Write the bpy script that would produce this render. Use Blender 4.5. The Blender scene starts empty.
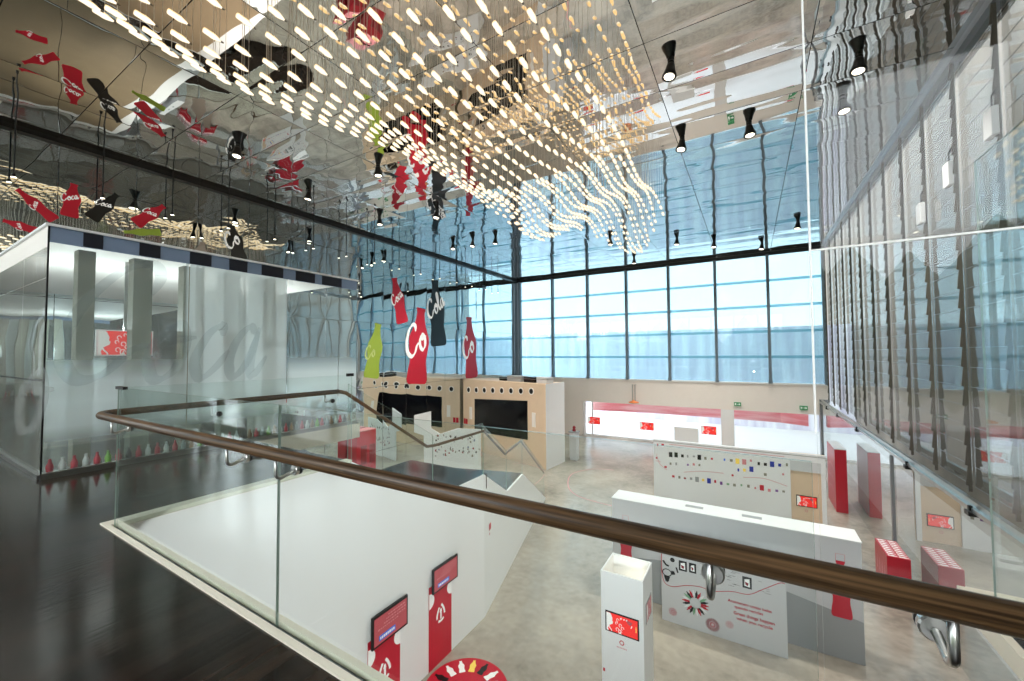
import bpy, math, random
from mathutils import Matrix, Vector
random.seed(7)
PI = math.pi
scene = bpy.context.scene
COL = scene.collection

# ------------------------------------------------------------------ materials
def new_mat(name):
    m = bpy.data.materials.new(name)
    m.use_nodes = True
    nt = m.node_tree
    for n in list(nt.nodes):
        if n.type != 'OUTPUT_MATERIAL':
            nt.nodes.remove(n)
    return m, nt, nt.nodes['Material Output']

def N(nt, t, **k):
    n = nt.nodes.new(t)
    for a, b in k.items():
        setattr(n, a, b)
    return n

def math_n(nt, op, a, b=None, c=None):
    n = N(nt, 'ShaderNodeMath', operation=op)
    for i, v in enumerate((a, b, c)):
        if v is None:
            continue
        if isinstance(v, (int, float)):
            n.inputs[i].default_value = v
        else:
            nt.links.new(v, n.inputs[i])
    return n.outputs[0]

def srgb(h):
    c = [int(h[i:i + 2], 16) / 255 for i in (0, 2, 4)]
    return tuple(x / 12.92 if x <= .04045 else ((x + .055) / 1.055) ** 2.4 for x in c) + (1,)

def pm(name, hexc, rough=.5, metal=0, emit=0, var=0.06, scale=6, spec=.5, coat=0):
    """principled material with a gentle procedural variation of its colour"""
    m, nt, out = new_mat(name)
    b = N(nt, 'ShaderNodeBsdfPrincipled')
    col = srgb(hexc)
    tc = N(nt, 'ShaderNodeTexCoord')
    no = N(nt, 'ShaderNodeTexNoise')
    no.inputs['Scale'].default_value = scale
    nt.links.new(tc.outputs['Object'], no.inputs['Vector'])
    mx = N(nt, 'ShaderNodeMix', data_type='RGBA')
    mx.inputs['A'].default_value = tuple(c * (1 - var) for c in col[:3]) + (1,)
    mx.inputs['B'].default_value = tuple(min(1, c * (1 + var)) for c in col[:3]) + (1,)
    nt.links.new(no.outputs['Fac'], mx.inputs['Factor'])
    nt.links.new(mx.outputs['Result'], b.inputs['Base Color'])
    b.inputs['Roughness'].default_value = rough
    b.inputs['Metallic'].default_value = metal
    b.inputs['Specular IOR Level'].default_value = spec
    b.inputs['Coat Weight'].default_value = coat
    if emit:
        nt.links.new(mx.outputs['Result'], b.inputs['Emission Color'])
        b.inputs['Emission Strength'].default_value = emit
        m.cycles.emission_sampling = 'NONE'
    nt.links.new(b.outputs[0], out.inputs[0])
    return m

def glass_mat(name, tint=(.92, .97, .95), base=.05, top=.9, rough=0.0, haze=0.0, hazecol=(.8, .85, .85), power=5):
    """thin architectural glass: clear with an angle dependent reflection"""
    m, nt, out = new_mat(name)
    tr = N(nt, 'ShaderNodeBsdfTransparent'); tr.inputs[0].default_value = tint + (1,)
    gl = N(nt, 'ShaderNodeBsdfGlossy'); gl.inputs['Roughness'].default_value = rough
    gl.inputs['Color'].default_value = (.95, .97, .97, 1)
    lw = N(nt, 'ShaderNodeLayerWeight'); lw.inputs['Blend'].default_value = .5
    p = math_n(nt, 'POWER', lw.outputs['Facing'], power)
    f = math_n(nt, 'MULTIPLY_ADD', p, top - base, base)
    mix = N(nt, 'ShaderNodeMixShader')
    first = tr.outputs[0]
    if haze:
        df = N(nt, 'ShaderNodeBsdfDiffuse'); df.inputs[0].default_value = hazecol + (1,)
        tl = N(nt, 'ShaderNodeBsdfTranslucent'); tl.inputs[0].default_value = hazecol + (1,)
        ad = N(nt, 'ShaderNodeMixShader'); ad.inputs[0].default_value = .5
        nt.links.new(df.outputs[0], ad.inputs[1]); nt.links.new(tl.outputs[0], ad.inputs[2])
        hm = N(nt, 'ShaderNodeMixShader')
        hm.inputs[0].default_value = haze
        nt.links.new(first, hm.inputs[1]); nt.links.new(ad.outputs[0], hm.inputs[2])
        first = hm.outputs[0]
    nt.links.new(f, mix.inputs[0])
    nt.links.new(first, mix.inputs[1]); nt.links.new(gl.outputs[0], mix.inputs[2])
    nt.links.new(mix.outputs[0], out.inputs[0])
    return m

def mirror_mat(name, col, rough, ax_u, per_u, off_u, ax_v, per_v, off_v, pillow, noise_amp, nscale, dark=.02):
    """polished steel sheet cladding: seams, slightly pillowed sheets and rolling waves"""
    m, nt, out = new_mat(name)
    tc = N(nt, 'ShaderNodeNewGeometry')
    sx = N(nt, 'ShaderNodeSeparateXYZ'); nt.links.new(tc.outputs['Position'], sx.inputs[0])
    def uv(ax, per, off):
        a = math_n(nt, 'SUBTRACT', sx.outputs[ax], off)
        a = math_n(nt, 'DIVIDE', a, per)
        return math_n(nt, 'FRACT', a), math_n(nt, 'FLOOR', a)
    u, iu = uv(ax_u, per_u, off_u)
    v, iv = uv(ax_v, per_v, off_v)
    su = math_n(nt, 'SINE', math_n(nt, 'MULTIPLY', u, PI))
    sv = math_n(nt, 'SINE', math_n(nt, 'MULTIPLY', v, PI))
    pil = math_n(nt, 'MULTIPLY', math_n(nt, 'POWER', math_n(nt, 'MULTIPLY', su, sv), .8), pillow)
    mp = N(nt, 'ShaderNodeMapping'); mp.inputs['Scale'].default_value = nscale
    nt.links.new(tc.outputs['Position'], mp.inputs['Vector'])
    # every sheet has its own waves
    cb = N(nt, 'ShaderNodeCombineXYZ')
    nt.links.new(math_n(nt, 'MULTIPLY', iu, 3.7), cb.inputs[0]); nt.links.new(math_n(nt, 'MULTIPLY', iv, 5.3), cb.inputs[1])
    va = N(nt, 'ShaderNodeVectorMath', operation='ADD')
    nt.links.new(mp.outputs[0], va.inputs[0]); nt.links.new(cb.outputs[0], va.inputs[1])
    no = N(nt, 'ShaderNodeTexNoise'); no.inputs['Scale'].default_value = 1; no.inputs['Detail'].default_value = 1.2
    nt.links.new(va.outputs[0], no.inputs['Vector'])
    h = math_n(nt, 'MULTIPLY_ADD', no.outputs['Fac'], noise_amp, pil)
    bp = N(nt, 'ShaderNodeBump'); bp.inputs['Strength'].default_value = 1; bp.inputs['Distance'].default_value = 1
    nt.links.new(h, bp.inputs['Height'])
    gl = N(nt, 'ShaderNodeBsdfGlossy'); gl.inputs['Roughness'].default_value = rough; gl.inputs['Color'].default_value = col + (1,)
    nt.links.new(bp.outputs[0], gl.inputs['Normal'])
    def seam(w_, per):
        lo = math_n(nt, 'LESS_THAN', w_, .014 / per)
        return lo
    s = math_n(nt, 'MAXIMUM', seam(u, per_u), seam(v, per_v))
    df = N(nt, 'ShaderNodeBsdfDiffuse'); df.inputs[0].default_value = (dark, dark, dark, 1)
    mix = N(nt, 'ShaderNodeMixShader')
    nt.links.new(s, mix.inputs[0]); nt.links.new(gl.outputs[0], mix.inputs[1]); nt.links.new(df.outputs[0], mix.inputs[2])
    nt.links.new(mix.outputs[0], out.inputs[0])
    return m

def concrete_mat():
    m, nt, out = new_mat('polished_concrete')
    b = N(nt, 'ShaderNodeBsdfPrincipled')
    tc = N(nt, 'ShaderNodeNewGeometry')
    n1 = N(nt, 'ShaderNodeTexNoise'); n1.inputs['Scale'].default_value = .45; n1.inputs['Detail'].default_value = 6; n1.inputs['Roughness'].default_value = .65
    n2 = N(nt, 'ShaderNodeTexNoise'); n2.inputs['Scale'].default_value = 6; n2.inputs['Detail'].default_value = 4
    for n in (n1, n2):
        nt.links.new(tc.outputs['Position'], n.inputs['Vector'])
    r = N(nt, 'ShaderNodeValToRGB')
    r.color_ramp.elements[0].position = .32; r.color_ramp.elements[0].color = srgb('756F66')
    r.color_ramp.elements[1].position = .66; r.color_ramp.elements[1].color = srgb('BDB5A7')
    e = r.color_ramp.elements.new(.48); e.color = srgb('A29B8F')
    f = math_n(nt, 'MULTIPLY_ADD', n2.outputs['Fac'], .22, math_n(nt, 'MULTIPLY', n1.outputs['Fac'], .8))
    nt.links.new(f, r.inputs[0]); nt.links.new(r.outputs[0], b.inputs['Base Color'])
    b.inputs['Roughness'].default_value = .22
    b.inputs['Specular IOR Level'].default_value = .55
    nt.links.new(b.outputs[0], out.inputs[0])
    return m

def wood_floor_mat():
    m, nt, out = new_mat('dark_stained_floorboards')
    b = N(nt, 'ShaderNodeBsdfPrincipled')
    tc = N(nt, 'ShaderNodeNewGeometry')
    sx = N(nt, 'ShaderNodeSeparateXYZ'); nt.links.new(tc.outputs['Position'], sx.inputs[0])
    pl = math_n(nt, 'DIVIDE', sx.outputs[0], .16)
    idx = math_n(nt, 'FLOOR', pl); fr = math_n(nt, 'FRACT', pl)
    wn = N(nt, 'ShaderNodeTexWhiteNoise', noise_dimensions='1D'); nt.links.new(idx, wn.inputs['W'])
    mp = N(nt, 'ShaderNodeMapping'); mp.inputs['Scale'].default_value = (26, 1.3, 1)
    nt.links.new(tc.outputs['Position'], mp.inputs[0])
    no = N(nt, 'ShaderNodeTexNoise'); no.inputs['Scale'].default_value = 1; no.inputs['Detail'].default_value = 5
    nt.links.new(mp.outputs[0], no.inputs['Vector'])
    f = math_n(nt, 'MULTIPLY_ADD', wn.outputs[0], .18, math_n(nt, 'MULTIPLY', no.outputs['Fac'], .65))
    r = N(nt, 'ShaderNodeValToRGB')
    r.color_ramp.elements[0].position = .25; r.color_ramp.elements[0].color = srgb('15100D')
    r.color_ramp.elements[1].position = .85; r.color_ramp.elements[1].color = srgb('43342A')
    nt.links.new(f, r.inputs[0])
    gap = math_n(nt, 'LESS_THAN', fr, .035)
    mx = N(nt, 'ShaderNodeMix', data_type='RGBA'); nt.links.new(gap, mx.inputs['Factor'])
    nt.links.new(r.outputs[0], mx.inputs['A']); mx.inputs['B'].default_value = srgb('080605')
    nt.links.new(mx.outputs['Result'], b.inputs['Base Color'])
    b.inputs['Roughness'].default_value = .14
    b.inputs['Specular IOR Level'].default_value = .28
    bp = N(nt, 'ShaderNodeBump'); bp.inputs['Strength'].default_value = .12; bp.inputs['Distance'].default_value = .01
    nt.links.new(no.outputs['Fac'], bp.inputs['Height']); nt.links.new(bp.outputs[0], b.inputs['Normal'])
    nt.links.new(b.outputs[0], out.inputs[0])
    return m

def rail_wood_mat():
    m, nt, out = new_mat('oiled_oak_rail')
    b = N(nt, 'ShaderNodeBsdfPrincipled')
    tc = N(nt, 'ShaderNodeNewGeometry')
    mp = N(nt, 'ShaderNodeMapping'); mp.inputs['Scale'].default_value = (1.6, 40, 90)
    nt.links.new(tc.outputs['Position'], mp.inputs[0])
    no = N(nt, 'ShaderNodeTexNoise'); no.inputs['Scale'].default_value = 1.4; no.inputs['Detail'].default_value = 6
    nt.links.new(mp.outputs[0], no.inputs['Vector'])
    r = N(nt, 'ShaderNodeValToRGB')
    r.color_ramp.elements[0].position = .35; r.color_ramp.elements[0].color = srgb('2C1D0F')
    r.color_ramp.elements[1].position = .7; r.color_ramp.elements[1].color = srgb('74573A')
    nt.links.new(no.outputs['Fac'], r.inputs[0]); nt.links.new(r.outputs[0], b.inputs['Base Color'])
    b.inputs['Roughness'].default_value = .4
    nt.links.new(b.outputs[0], out.inputs[0])
    return m

def frosted_mat():
    """box glazing: clear at the top and foot, frosted in the middle and along the middle bays"""
    m, nt, out = new_mat('graduated_frosted_glass')
    tc = N(nt, 'ShaderNodeNewGeometry')
    sx = N(nt, 'ShaderNodeSeparateXYZ'); nt.links.new(tc.outputs['Position'], sx.inputs[0])
    def ramp(sock, pts):
        r = N(nt, 'ShaderNodeValToRGB')
        el = r.color_ramp.elements
        while len(el) < len(pts):
            el.new(.5)
        for e, (p, c) in zip(el, pts):
            e.position = p; e.color = (c, c, c, 1)
        nt.links.new(sock, r.inputs[0])
        return r.outputs[0]
    z = math_n(nt, 'DIVIDE', sx.outputs[2], 3.0)
    band = ramp(z, [(0, .04), (.12, .10), (.20, .72), (.30, .90), (.38, .80), (.44, .40), (.50, .15), (.95, .10)])
    band2 = ramp(z, [(0, .04), (.12, .10), (.20, .72), (.30, .92), (.6, .88), (1, .84)])
    y = math_n(nt, 'DIVIDE', sx.outputs[1], 6.0)
    bay = ramp(y, [(0, 0), (.432, 0), (.438, 1), (.683, 1), (.689, 0)])
    mx = N(nt, 'ShaderNodeMix', data_type='FLOAT')
    nt.links.new(bay, mx.inputs['Factor']); nt.links.new(band, mx.inputs['A']); nt.links.new(band2, mx.inputs['B'])
    tr = N(nt, 'ShaderNodeBsdfTransparent'); tr.inputs[0].default_value = (.86, .92, .91, 1)
    df = N(nt, 'ShaderNodeBsdfDiffuse'); df.inputs[0].default_value = (.80, .92, .93, 1)
    tl = N(nt, 'ShaderNodeBsdfTranslucent'); tl.inputs[0].default_value = (.82, .94, .95, 1)
    ad = N(nt, 'ShaderNodeMixShader'); ad.inputs[0].default_value = .35
    nt.links.new(df.outputs[0], ad.inputs[1]); nt.links.new(tl.outputs[0], ad.inputs[2])
    hm = N(nt, 'ShaderNodeMixShader')
    nt.links.new(mx.outputs['Result'], hm.inputs[0]); nt.links.new(tr.outputs[0], hm.inputs[1]); nt.links.new(ad.outputs[0], hm.inputs[2])
    gl = N(nt, 'ShaderNodeBsdfGlossy'); gl.inputs['Roughness'].default_value = .02
    lw = N(nt, 'ShaderNodeLayerWeight'); lw.inputs['Blend'].default_value = .5
    f = math_n(nt, 'MULTIPLY_ADD', math_n(nt, 'POWER', lw.outputs['Facing'], 4), .7, .1)
    mix = N(nt, 'ShaderNodeMixShader'); nt.links.new(f, mix.inputs[0])
    nt.links.new(hm.outputs[0], mix.inputs[1]); nt.links.new(gl.outputs[0], mix.inputs[2])
    nt.links.new(mix.outputs[0], out.inputs[0])
    return m

def facade_mat(name, c1, c2, sc):
    m, nt, out = new_mat(name)
    b = N(nt, 'ShaderNodeBsdfPrincipled'); b.inputs['Roughness'].default_value = .8
    tc = N(nt, 'ShaderNodeNewGeometry')
    mp = N(nt, 'ShaderNodeMapping'); mp.inputs['Scale'].default_value = sc
    nt.links.new(tc.outputs['Position'], mp.inputs[0])
    no = N(nt, 'ShaderNodeTexNoise'); no.inputs['Scale'].default_value = 1; no.inputs['Detail'].default_value = 4
    nt.links.new(mp.outputs[0], no.inputs['Vector'])
    r = N(nt, 'ShaderNodeValToRGB')
    r.color_ramp.elements[0].position = .38; r.color_ramp.elements[0].color = srgb(c1)
    r.color_ramp.elements[1].position = .62; r.color_ramp.elements[1].color = srgb(c2)
    nt.links.new(no.outputs['Fac'], r.inputs[0]); nt.links.new(r.outputs[0], b.inputs['Base Color'])
    nt.links.new(b.outputs[0], out.inputs[0])
    return m

def pendant_mat():
    m, nt, out = new_mat('lit_frosted_bottle')
    em = N(nt, 'ShaderNodeEmission'); em.inputs[1].default_value = 1.0
    lw = N(nt, 'ShaderNodeLayerWeight'); lw.inputs['Blend'].default_value = .4
    r = N(nt, 'ShaderNodeValToRGB')
    r.color_ramp.elements[0].position = .0; r.color_ramp.elements[0].color = (.98, .86, .67, 1)
    r.color_ramp.elements[1].position = .9; r.color_ramp.elements[1].color = (.55, .42, .25, 1)
    nt.links.new(lw.outputs['Facing'], r.inputs[0])
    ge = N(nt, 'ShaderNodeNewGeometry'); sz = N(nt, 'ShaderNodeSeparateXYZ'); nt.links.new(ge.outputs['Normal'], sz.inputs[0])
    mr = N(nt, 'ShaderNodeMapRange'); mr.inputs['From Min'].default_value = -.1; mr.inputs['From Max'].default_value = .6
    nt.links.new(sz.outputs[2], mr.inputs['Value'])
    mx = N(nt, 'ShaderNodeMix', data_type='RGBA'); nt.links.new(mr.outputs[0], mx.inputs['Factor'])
    nt.links.new(r.outputs[0], mx.inputs['A']); mx.inputs['B'].default_value = (.80, .52, .22, 1)   # golden glow put on upward faces to warm their ceiling reflections
    nt.links.new(mx.outputs['Result'], em.inputs[0])
    nt.links.new(em.outputs[0], out.inputs[0])
    m.cycles.emission_sampling = 'NONE'
    return m

M = dict(
    white=pm('white_paint', 'F3F6F6', .55, var=.01),
    boardwhite=pm('white_laminate', 'EEF0F1', .4, var=.01),
    greywhite=pm('pale_grey_laminate', 'D2D4D6', .45, var=.01),
    grey=pm('mid_grey', '9FA3A4', .45, var=.02),
    fascia=pm('warm_white_fascia', 'F2ECE5', .6, var=.02),
    beige=pm('pale_maple_veneer', 'E3C9AC', .5, var=.05, scale=3),
    cream=pm('cream_stone_edge', 'EBE3D2', .5, var=.03),
    red=pm('signal_red', 'C41530', .35, var=.04),
    redbox=pm('red_lacquer', 'BE1830', .3, var=.03),
    reddark=pm('deep_red', '8E1526', .4),
    redsticker=pm('red_vinyl', 'CB1833', .4, var=.03),
    blacksticker=pm('black_vinyl', '0E1416', .3, var=.05),
    greensticker=pm('lime_vinyl', '98B13E', .45, var=.05),
    palegreen=pm('pale_lime_ink', 'C6D68A', .5),
    greysticker=pm('taupe_vinyl', 'A39A90', .5, var=.05),
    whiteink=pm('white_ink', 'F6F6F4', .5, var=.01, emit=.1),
    pinkink=pm('pale_red_ink', 'D98A90', .5),
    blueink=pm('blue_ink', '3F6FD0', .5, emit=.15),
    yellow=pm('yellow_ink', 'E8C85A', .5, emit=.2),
    purple=pm('purple_ink', '7A4A9A', .5),
    greenink=pm('green_ink', '7FB08A', .5),
    navy=pm('navy_ink', '2638A8', .5),
    orange=pm('orange_enamel', 'F08A4A', .5),
    black=pm('black_metal', '141414', .35, metal=.2),
    screen=pm('switched_off_screen', '07070D', .12, spec=.6),
    redscreen=pm('lit_red_screen', 'E02A26', .3, emit=.35, var=.05),
    dullscreen=pm('lit_dull_red_screen', 'A5484F', .3, emit=.25, var=.05),
    steel=pm('brushed_steel', 'B9B9B6', .28, metal=1),
    alu=pm('grey_aluminium', '8B8F93', .45, metal=.7),
    mullion=pm('blue_grey_frame', '6F7E88', .5, metal=.2),
    brownmull=pm('bronze_frame', '544E46', .55),
    bandreflect=pm('dark_blue_reflection', '20242F', .3, var=.02),
    darktrim=pm('black_gap_trim', '060708', .4, var=0),
    exitgreen=pm('exit_green', '2E7D4F', .4, emit=.2),
    column=pm('olive_grey', '8A8A7C', .6, var=.04),
    roof=pm('tan_roof_board', '8E7C62', .7, var=.1, scale=2),
    bluegrey=pm('blue_grey_band', '8093AE', .25, var=.04),
    concrete=concrete_mat(), boards=wood_floor_mat(), railwood=rail_wood_mat(),
    glass=glass_mat('balustrade_glass', (.955, .985, .978), .04, .75),
    edge=pm('green_glass_edge', '93A79D', .2, spec=.6),
    paleedge=pm('pale_glass_edge', 'EEF3EC', .2, spec=.6),
    endpane=glass_mat('blue_tinted_pane', (.60, .735, .78), .04, .45, haze=.2, hazecol=(.72, .9, .97)),
    transom=glass_mat('aqua_transom', (.60, .80, .85), .05, .4, haze=.3, hazecol=(.5, .76, .83)),
    louvre=glass_mat('louvre_glass', (.70, .71, .70), .14, .36, power=3),
    lowglass=glass_mat('storefront_glass', (.58, .61, .61), .42, .92, power=3),
    clear=glass_mat('clear_pane', (.985, .99, .99), .008, .25),
    frost=frosted_mat(),
    scriptgrey=glass_mat('grey_translucent_script', (.91, .93, .94), .03, .3, haze=.10, hazecol=(.6, .66, .67)),
    scriptpale=glass_mat('pale_translucent_script', (.95, .96, .96), .03, .3, haze=.14, hazecol=(.75, .76, .75)),
    mirror_ceiling=mirror_mat('mirror_steel_ceiling', (.76, .745, .73), .012, 0, 2.55, 1.05, 1, 1.5, 2.6, .011, .012, (.35, 1.9, 1)),
    mirror_wall=mirror_mat('mirror_steel_wall', (.74, .82, .84), .012, 1, 1.48, 2.65, 2, 2.95, -.03, .007, .008, (1, .9, .7)),
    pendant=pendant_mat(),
    tip=pm('pewter_tip', '7C7266', .3, metal=.5),
    wire=pm('fine_wire', 'D8D0C4', .5),
    lamp=pm('warm_lamp_face', 'FFF2D8', .3, emit=4, var=0),
    outstone=facade_mat('outside_streaked_wall', 'CFCBDC', 'F4F6FA', (1.6, 1, .12)),
    outslat=facade_mat('outside_slatted_wall', '6E665B', '857B6E', (1, .55, .02)),
    outred=facade_mat('outside_red_brick', 'E8858C', 'F3B9BC', (.5, .5, 4)),
    paving=pm('pale_paving', 'DAD8D2', .8, var=.05, scale=1),
    leaf=facade_mat('hedge_leaf', '3F5A2C', '9BB27A', (3, 3, 3)),
)
bcol = {'red': pm('red_bottle', 'B9283A', .3), 'white': pm('white_bottle', 'DADCD8', .3),
        'green': pm('green_bottle', '7DB54A', .3), 'black': pm('black_bottle', '17171A', .25),
        'amber': pm('amber_bottle', '9A7350', .3), 'grey': pm('grey_bottle', '9AA0A0', .3)}

# ------------------------------------------------------------------ mesh builder
class MB:
    def __init__(s):
        s.v, s.f, s.m = [], [], []
    def add(s, vs, fs, mi=0):
        b = len(s.v)
        s.v += [tuple(v) for v in vs]
        s.f += [tuple(b + i for i in f) for f in fs]
        s.m += [mi] * len(fs)
        return s
    def box(s, x0, x1, y0, y1, z0, z1, mi=0, mis=None):
        b = len(s.m)
        s.add([(x0, y0, z0), (x1, y0, z0), (x1, y1, z0), (x0, y1, z0), (x0, y0, z1), (x1, y0, z1), (x1, y1, z1), (x0, y1, z1)],
              [(0, 3, 2, 1), (4, 5, 6, 7), (0, 1, 5, 4), (1, 2, 6, 5), (2, 3, 7, 6), (3, 0, 4, 7)], mi)
        if mis:                                   # material by axis: x, y, z faces
            for k, a in enumerate((2, 2, 1, 0, 1, 0)):
                s.m[b + k] = mis[a]
        return s
    def hexa(s, base, z0, z1, mi=0):              # upright prism over a plan outline
        n = len(base)
        vs = [(x, y, z0) for x, y in base] + [(x, y, z1) for x, y in base]
        fs = [tuple(range(n - 1, -1, -1)), tuple(range(n, 2 * n))] + [(i, (i + 1) % n, n + (i + 1) % n, n + i) for i in range(n)]
        return s.add(vs, fs, mi)
    def extr(s, pts, O, ax, ay, d, mi=0, side=None):  # flat outline (u,v) on a plane, given a thickness vector
        n = len(pts)
        O, ax, ay, d = Vector(O), Vector(ax), Vector(ay), Vector(d)
        a = [O + ax * u + ay * w for u, w in pts]
        vs = a + [p + d for p in a]
        b = len(s.m)
        s.add(vs, [tuple(range(n)), tuple(range(2 * n - 1, n - 1, -1))] + [(i, n + i, n + (i + 1) % n, (i + 1) % n) for i in range(n)], mi)
        if side is not None:
            for k in range(b + 2, len(s.m)):
                s.m[k] = side
        return s
    def flat(s, pts, O, ax, ay, mi=0):
        O, ax, ay = Vector(O), Vector(ax), Vector(ay)
        return s.add([O + ax * u + ay * w for u, w in pts], [tuple(range(len(pts)))], mi)
    def strip(s, pts, w, O, ax, ay, mi=0, closed=False):  # ribbon of a given width along (u,v) points
        O, ax, ay = Vector(O), Vector(ax), Vector(ay)
        n = len(pts); L = []
        for i in range(n):
            a = pts[(i - 1) % n] if closed or i > 0 else pts[0]
            c = pts[(i + 1) % n] if closed or i < n - 1 else pts[-1]
            dx, dy = c[0] - a[0], c[1] - a[1]
            l = math.hypot(dx, dy) or 1
            ww = w[i] if isinstance(w, (list, tuple)) else w
            L.append((pts[i][0] - dy / l * ww / 2, pts[i][1] + dx / l * ww / 2))
            L.append((pts[i][0] + dy / l * ww / 2, pts[i][1] - dx / l * ww / 2))
        fs = [(2 * i, 2 * i + 1, 2 * i + 3, 2 * i + 2) for i in range(n - 1)]
        if closed:
            fs.append((2 * n - 2, 2 * n - 1, 1, 0))
        return s.add([O + ax * u + ay * v for u, v in L], fs, mi)
    def tube(s, path, r, n=10, mi=0, cap=True):
        P = [Vector(p) for p in path]
        rings = []
        up = Vector((0, 0, 1))
        for i, p in enumerate(P):
            d = ((P[i] - P[i - 1]).normalized() if i else Vector()) + ((P[i + 1] - P[i]).normalized() if i < len(P) - 1 else Vector())
            d.normalize()
            if i == 0:
                ref = up if abs(d.z) < .9 else Vector((0, 1, 0))
                a = d.cross(ref).normalized()
            else:
                a = (a - d * a.dot(d)).normalized()
            b = a.cross(d).normalized()
            # keep the wall thickness at bends
            k = 1.0
            if 0 < i < len(P) - 1:
                c = (P[i] - P[i - 1]).normalized().dot(d)
                k = 1 / max(c, .8)
            rr = r[i] if isinstance(r, (list, tuple)) else r
            rings.append([p + (a * math.cos(t) * k + b * math.sin(t)) * rr for t in [2 * PI * j / n for j in range(n)]])
        vs = [q for R in rings for q in R]
        fs = []
        for i in range(len(P) - 1):
            for j in range(n):
                fs.append((i * n + j, i * n + (j + 1) % n, (i + 1) * n + (j + 1) % n, (i + 1) * n + j))
        if cap:
            fs += [tuple(range(n - 1, -1, -1)), tuple((len(P) - 1) * n + j for j in range(n))]
        return s.add(vs, fs, mi)
    def lathe(s, prof, O=(0, 0, 0), axis=(0, 0, 1), n=14, mi=0, mfun=None):
        O, a = Vector(O), Vector(axis).normalized()
        ref = Vector((1, 0, 0)) if abs(a.x) < .9 else Vector((0, 1, 0))
        e1 = a.cross(ref).normalized(); e2 = a.cross(e1)
        vs = [O + a * h + (e1 * math.cos(2 * PI * j / n) + e2 * math.sin(2 * PI * j / n)) * r for r, h in prof for j in range(n)]
        for i in range(len(prof) - 1):
            pass
        b = len(s.v)
        s.v += [tuple(v) for v in vs]
        for i in range(len(prof) - 1):
            for j in range(n):
                s.f.append((b + i * n + j, b + i * n + (j + 1) % n, b + (i + 1) * n + (j + 1) % n, b + (i + 1) * n + j))
                s.m.append(mfun(i) if mfun else mi)
        k = len(prof) - 1
        s.f.append(tuple(b + j for j in range(n - 1, -1, -1))); s.m.append(mfun(0) if mfun else mi)
        s.f.append(tuple(b + k * n + j for j in range(n))); s.m.append(mfun(k - 1) if mfun else mi)
        return s
    def mesh(s, name, mats, smooth=False):
        me = bpy.data.meshes.new(name)
        me.from_pydata(s.v, [], s.f)
        for m in (mats if isinstance(mats, (list, tuple)) else [mats]):
            me.materials.append(m)
        for p, mi in zip(me.polygons, s.m):
            p.material_index = mi
            p.use_smooth = smooth
        me.update()
        return me
    def build(s, name, mats, parent=None, smooth=False, bevel=0):
        o = bpy.data.objects.new(name, s.mesh(name, mats, smooth))
        COL.objects.link(o)
        if parent is not None:
            o.parent = parent
            # vertices are given in room coordinates
            if parent.type == 'EMPTY':
                o.matrix_parent_inverse = Matrix.Translation(parent.location).inverted()
        if bevel:
            b = o.modifiers.new('soft_edges', 'BEVEL'); b.width = bevel; b.segments = 2; b.limit_method = 'ANGLE'
        return o

def tag(o, label=None, cat=None, group=None, kind=None):
    if label: o['label'] = label
    if cat: o['category'] = cat
    if group: o['group'] = group
    if kind: o['kind'] = kind
    return o
def thing(name, label, cat, loc=(0, 0, 0), group=None):
    o = bpy.data.objects.new(name, None); COL.objects.link(o)
    o.location = loc; o.empty_display_size = .1
    return tag(o, label, cat, group)
def struct(name, mb, mats, parent=None, **k):
    o = mb.build(name, mats, parent, **k)
    if parent is None:
        o['kind'] = 'structure'
    return o
def structroot(name, loc=(0, 0, 0)):
    o = bpy.data.objects.new(name, None); COL.objects.link(o); o.location = loc
    o['kind'] = 'structure'
    return o
def circle(cx, cy, r, n=20, ry=None):
    return [(cx + r * math.cos(2 * PI * i / n), cy + (ry or r) * math.sin(2 * PI * i / n)) for i in range(n)]
def spline(pts, k=6, closed=False):
    n = len(pts); out = []
    g = (lambda i: pts[i % n]) if closed else (lambda i: pts[max(0, min(n - 1, i))])
    for i in range(n if closed else n - 1):
        p0, p1, p2, p3 = g(i - 1), g(i), g(i + 1), g(i + 2)
        for j in range(k):
            t = j / k
            out.append(tuple(.5 * (2 * p1[c] + (p2[c] - p0[c]) * t + (2 * p0[c] - 5 * p1[c] + 4 * p2[c] - p3[c]) * t * t + (3 * p1[c] - p0[c] - 3 * p2[c] + p3[c]) * t ** 3) for c in (0, 1)))
    if not closed:
        out.append(tuple(pts[-1]))
    return out

# hand-drawn flowing script; every letter is a set of pen strokes
STROKES = {
    'C': (.85, [[(.80, .74), (.86, .92), (.70, 1.0), (.42, .88), (.16, .58), (.08, .26), (.24, .04), (.48, .06), (.72, .26), (.90, .30)]]),
    'o': (.52, [[(.30, .50), (.12, .36), (.06, .14), (.18, .0), (.36, .08), (.44, .30), (.36, .48), (.24, .46), (.30, .36), (.56, .38)]]),
    'c': (.46, [[(.38, .40), (.34, .50), (.18, .40), (.07, .16), (.18, .0), (.36, .10), (.50, .26)]]),
    'a': (.56, [[(.40, .44), (.28, .50), (.12, .34), (.07, .12), (.18, .0), (.34, .16), (.44, .46)], [(.44, .50), (.38, .14), (.46, .0), (.62, .20)]]),
    'l': (.34, [[(.06, .20), (.30, .66), (.36, .94), (.24, .98), (.14, .60), (.12, .14), (.22, .0), (.38, .18)]]),
    '-': (.42, [[(.02, .26), (.14, .32), (.28, .24), (.40, .30)]]),
}
def script_strokes(word, tail=True):
    out, x = [], 0
    for ch in word:
        w, st = STROKES[ch]
        for s in st:
            out.append(spline([(x + u + .22 * v, v) for u, v in s], 5))
        x += w
    if tail:
        out.append(spline([(.45, .02), (.7, -.14), (1.1, -.12), (x * .55, -.24), (x * .85, -.16)], 5))
    return out, x
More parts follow.
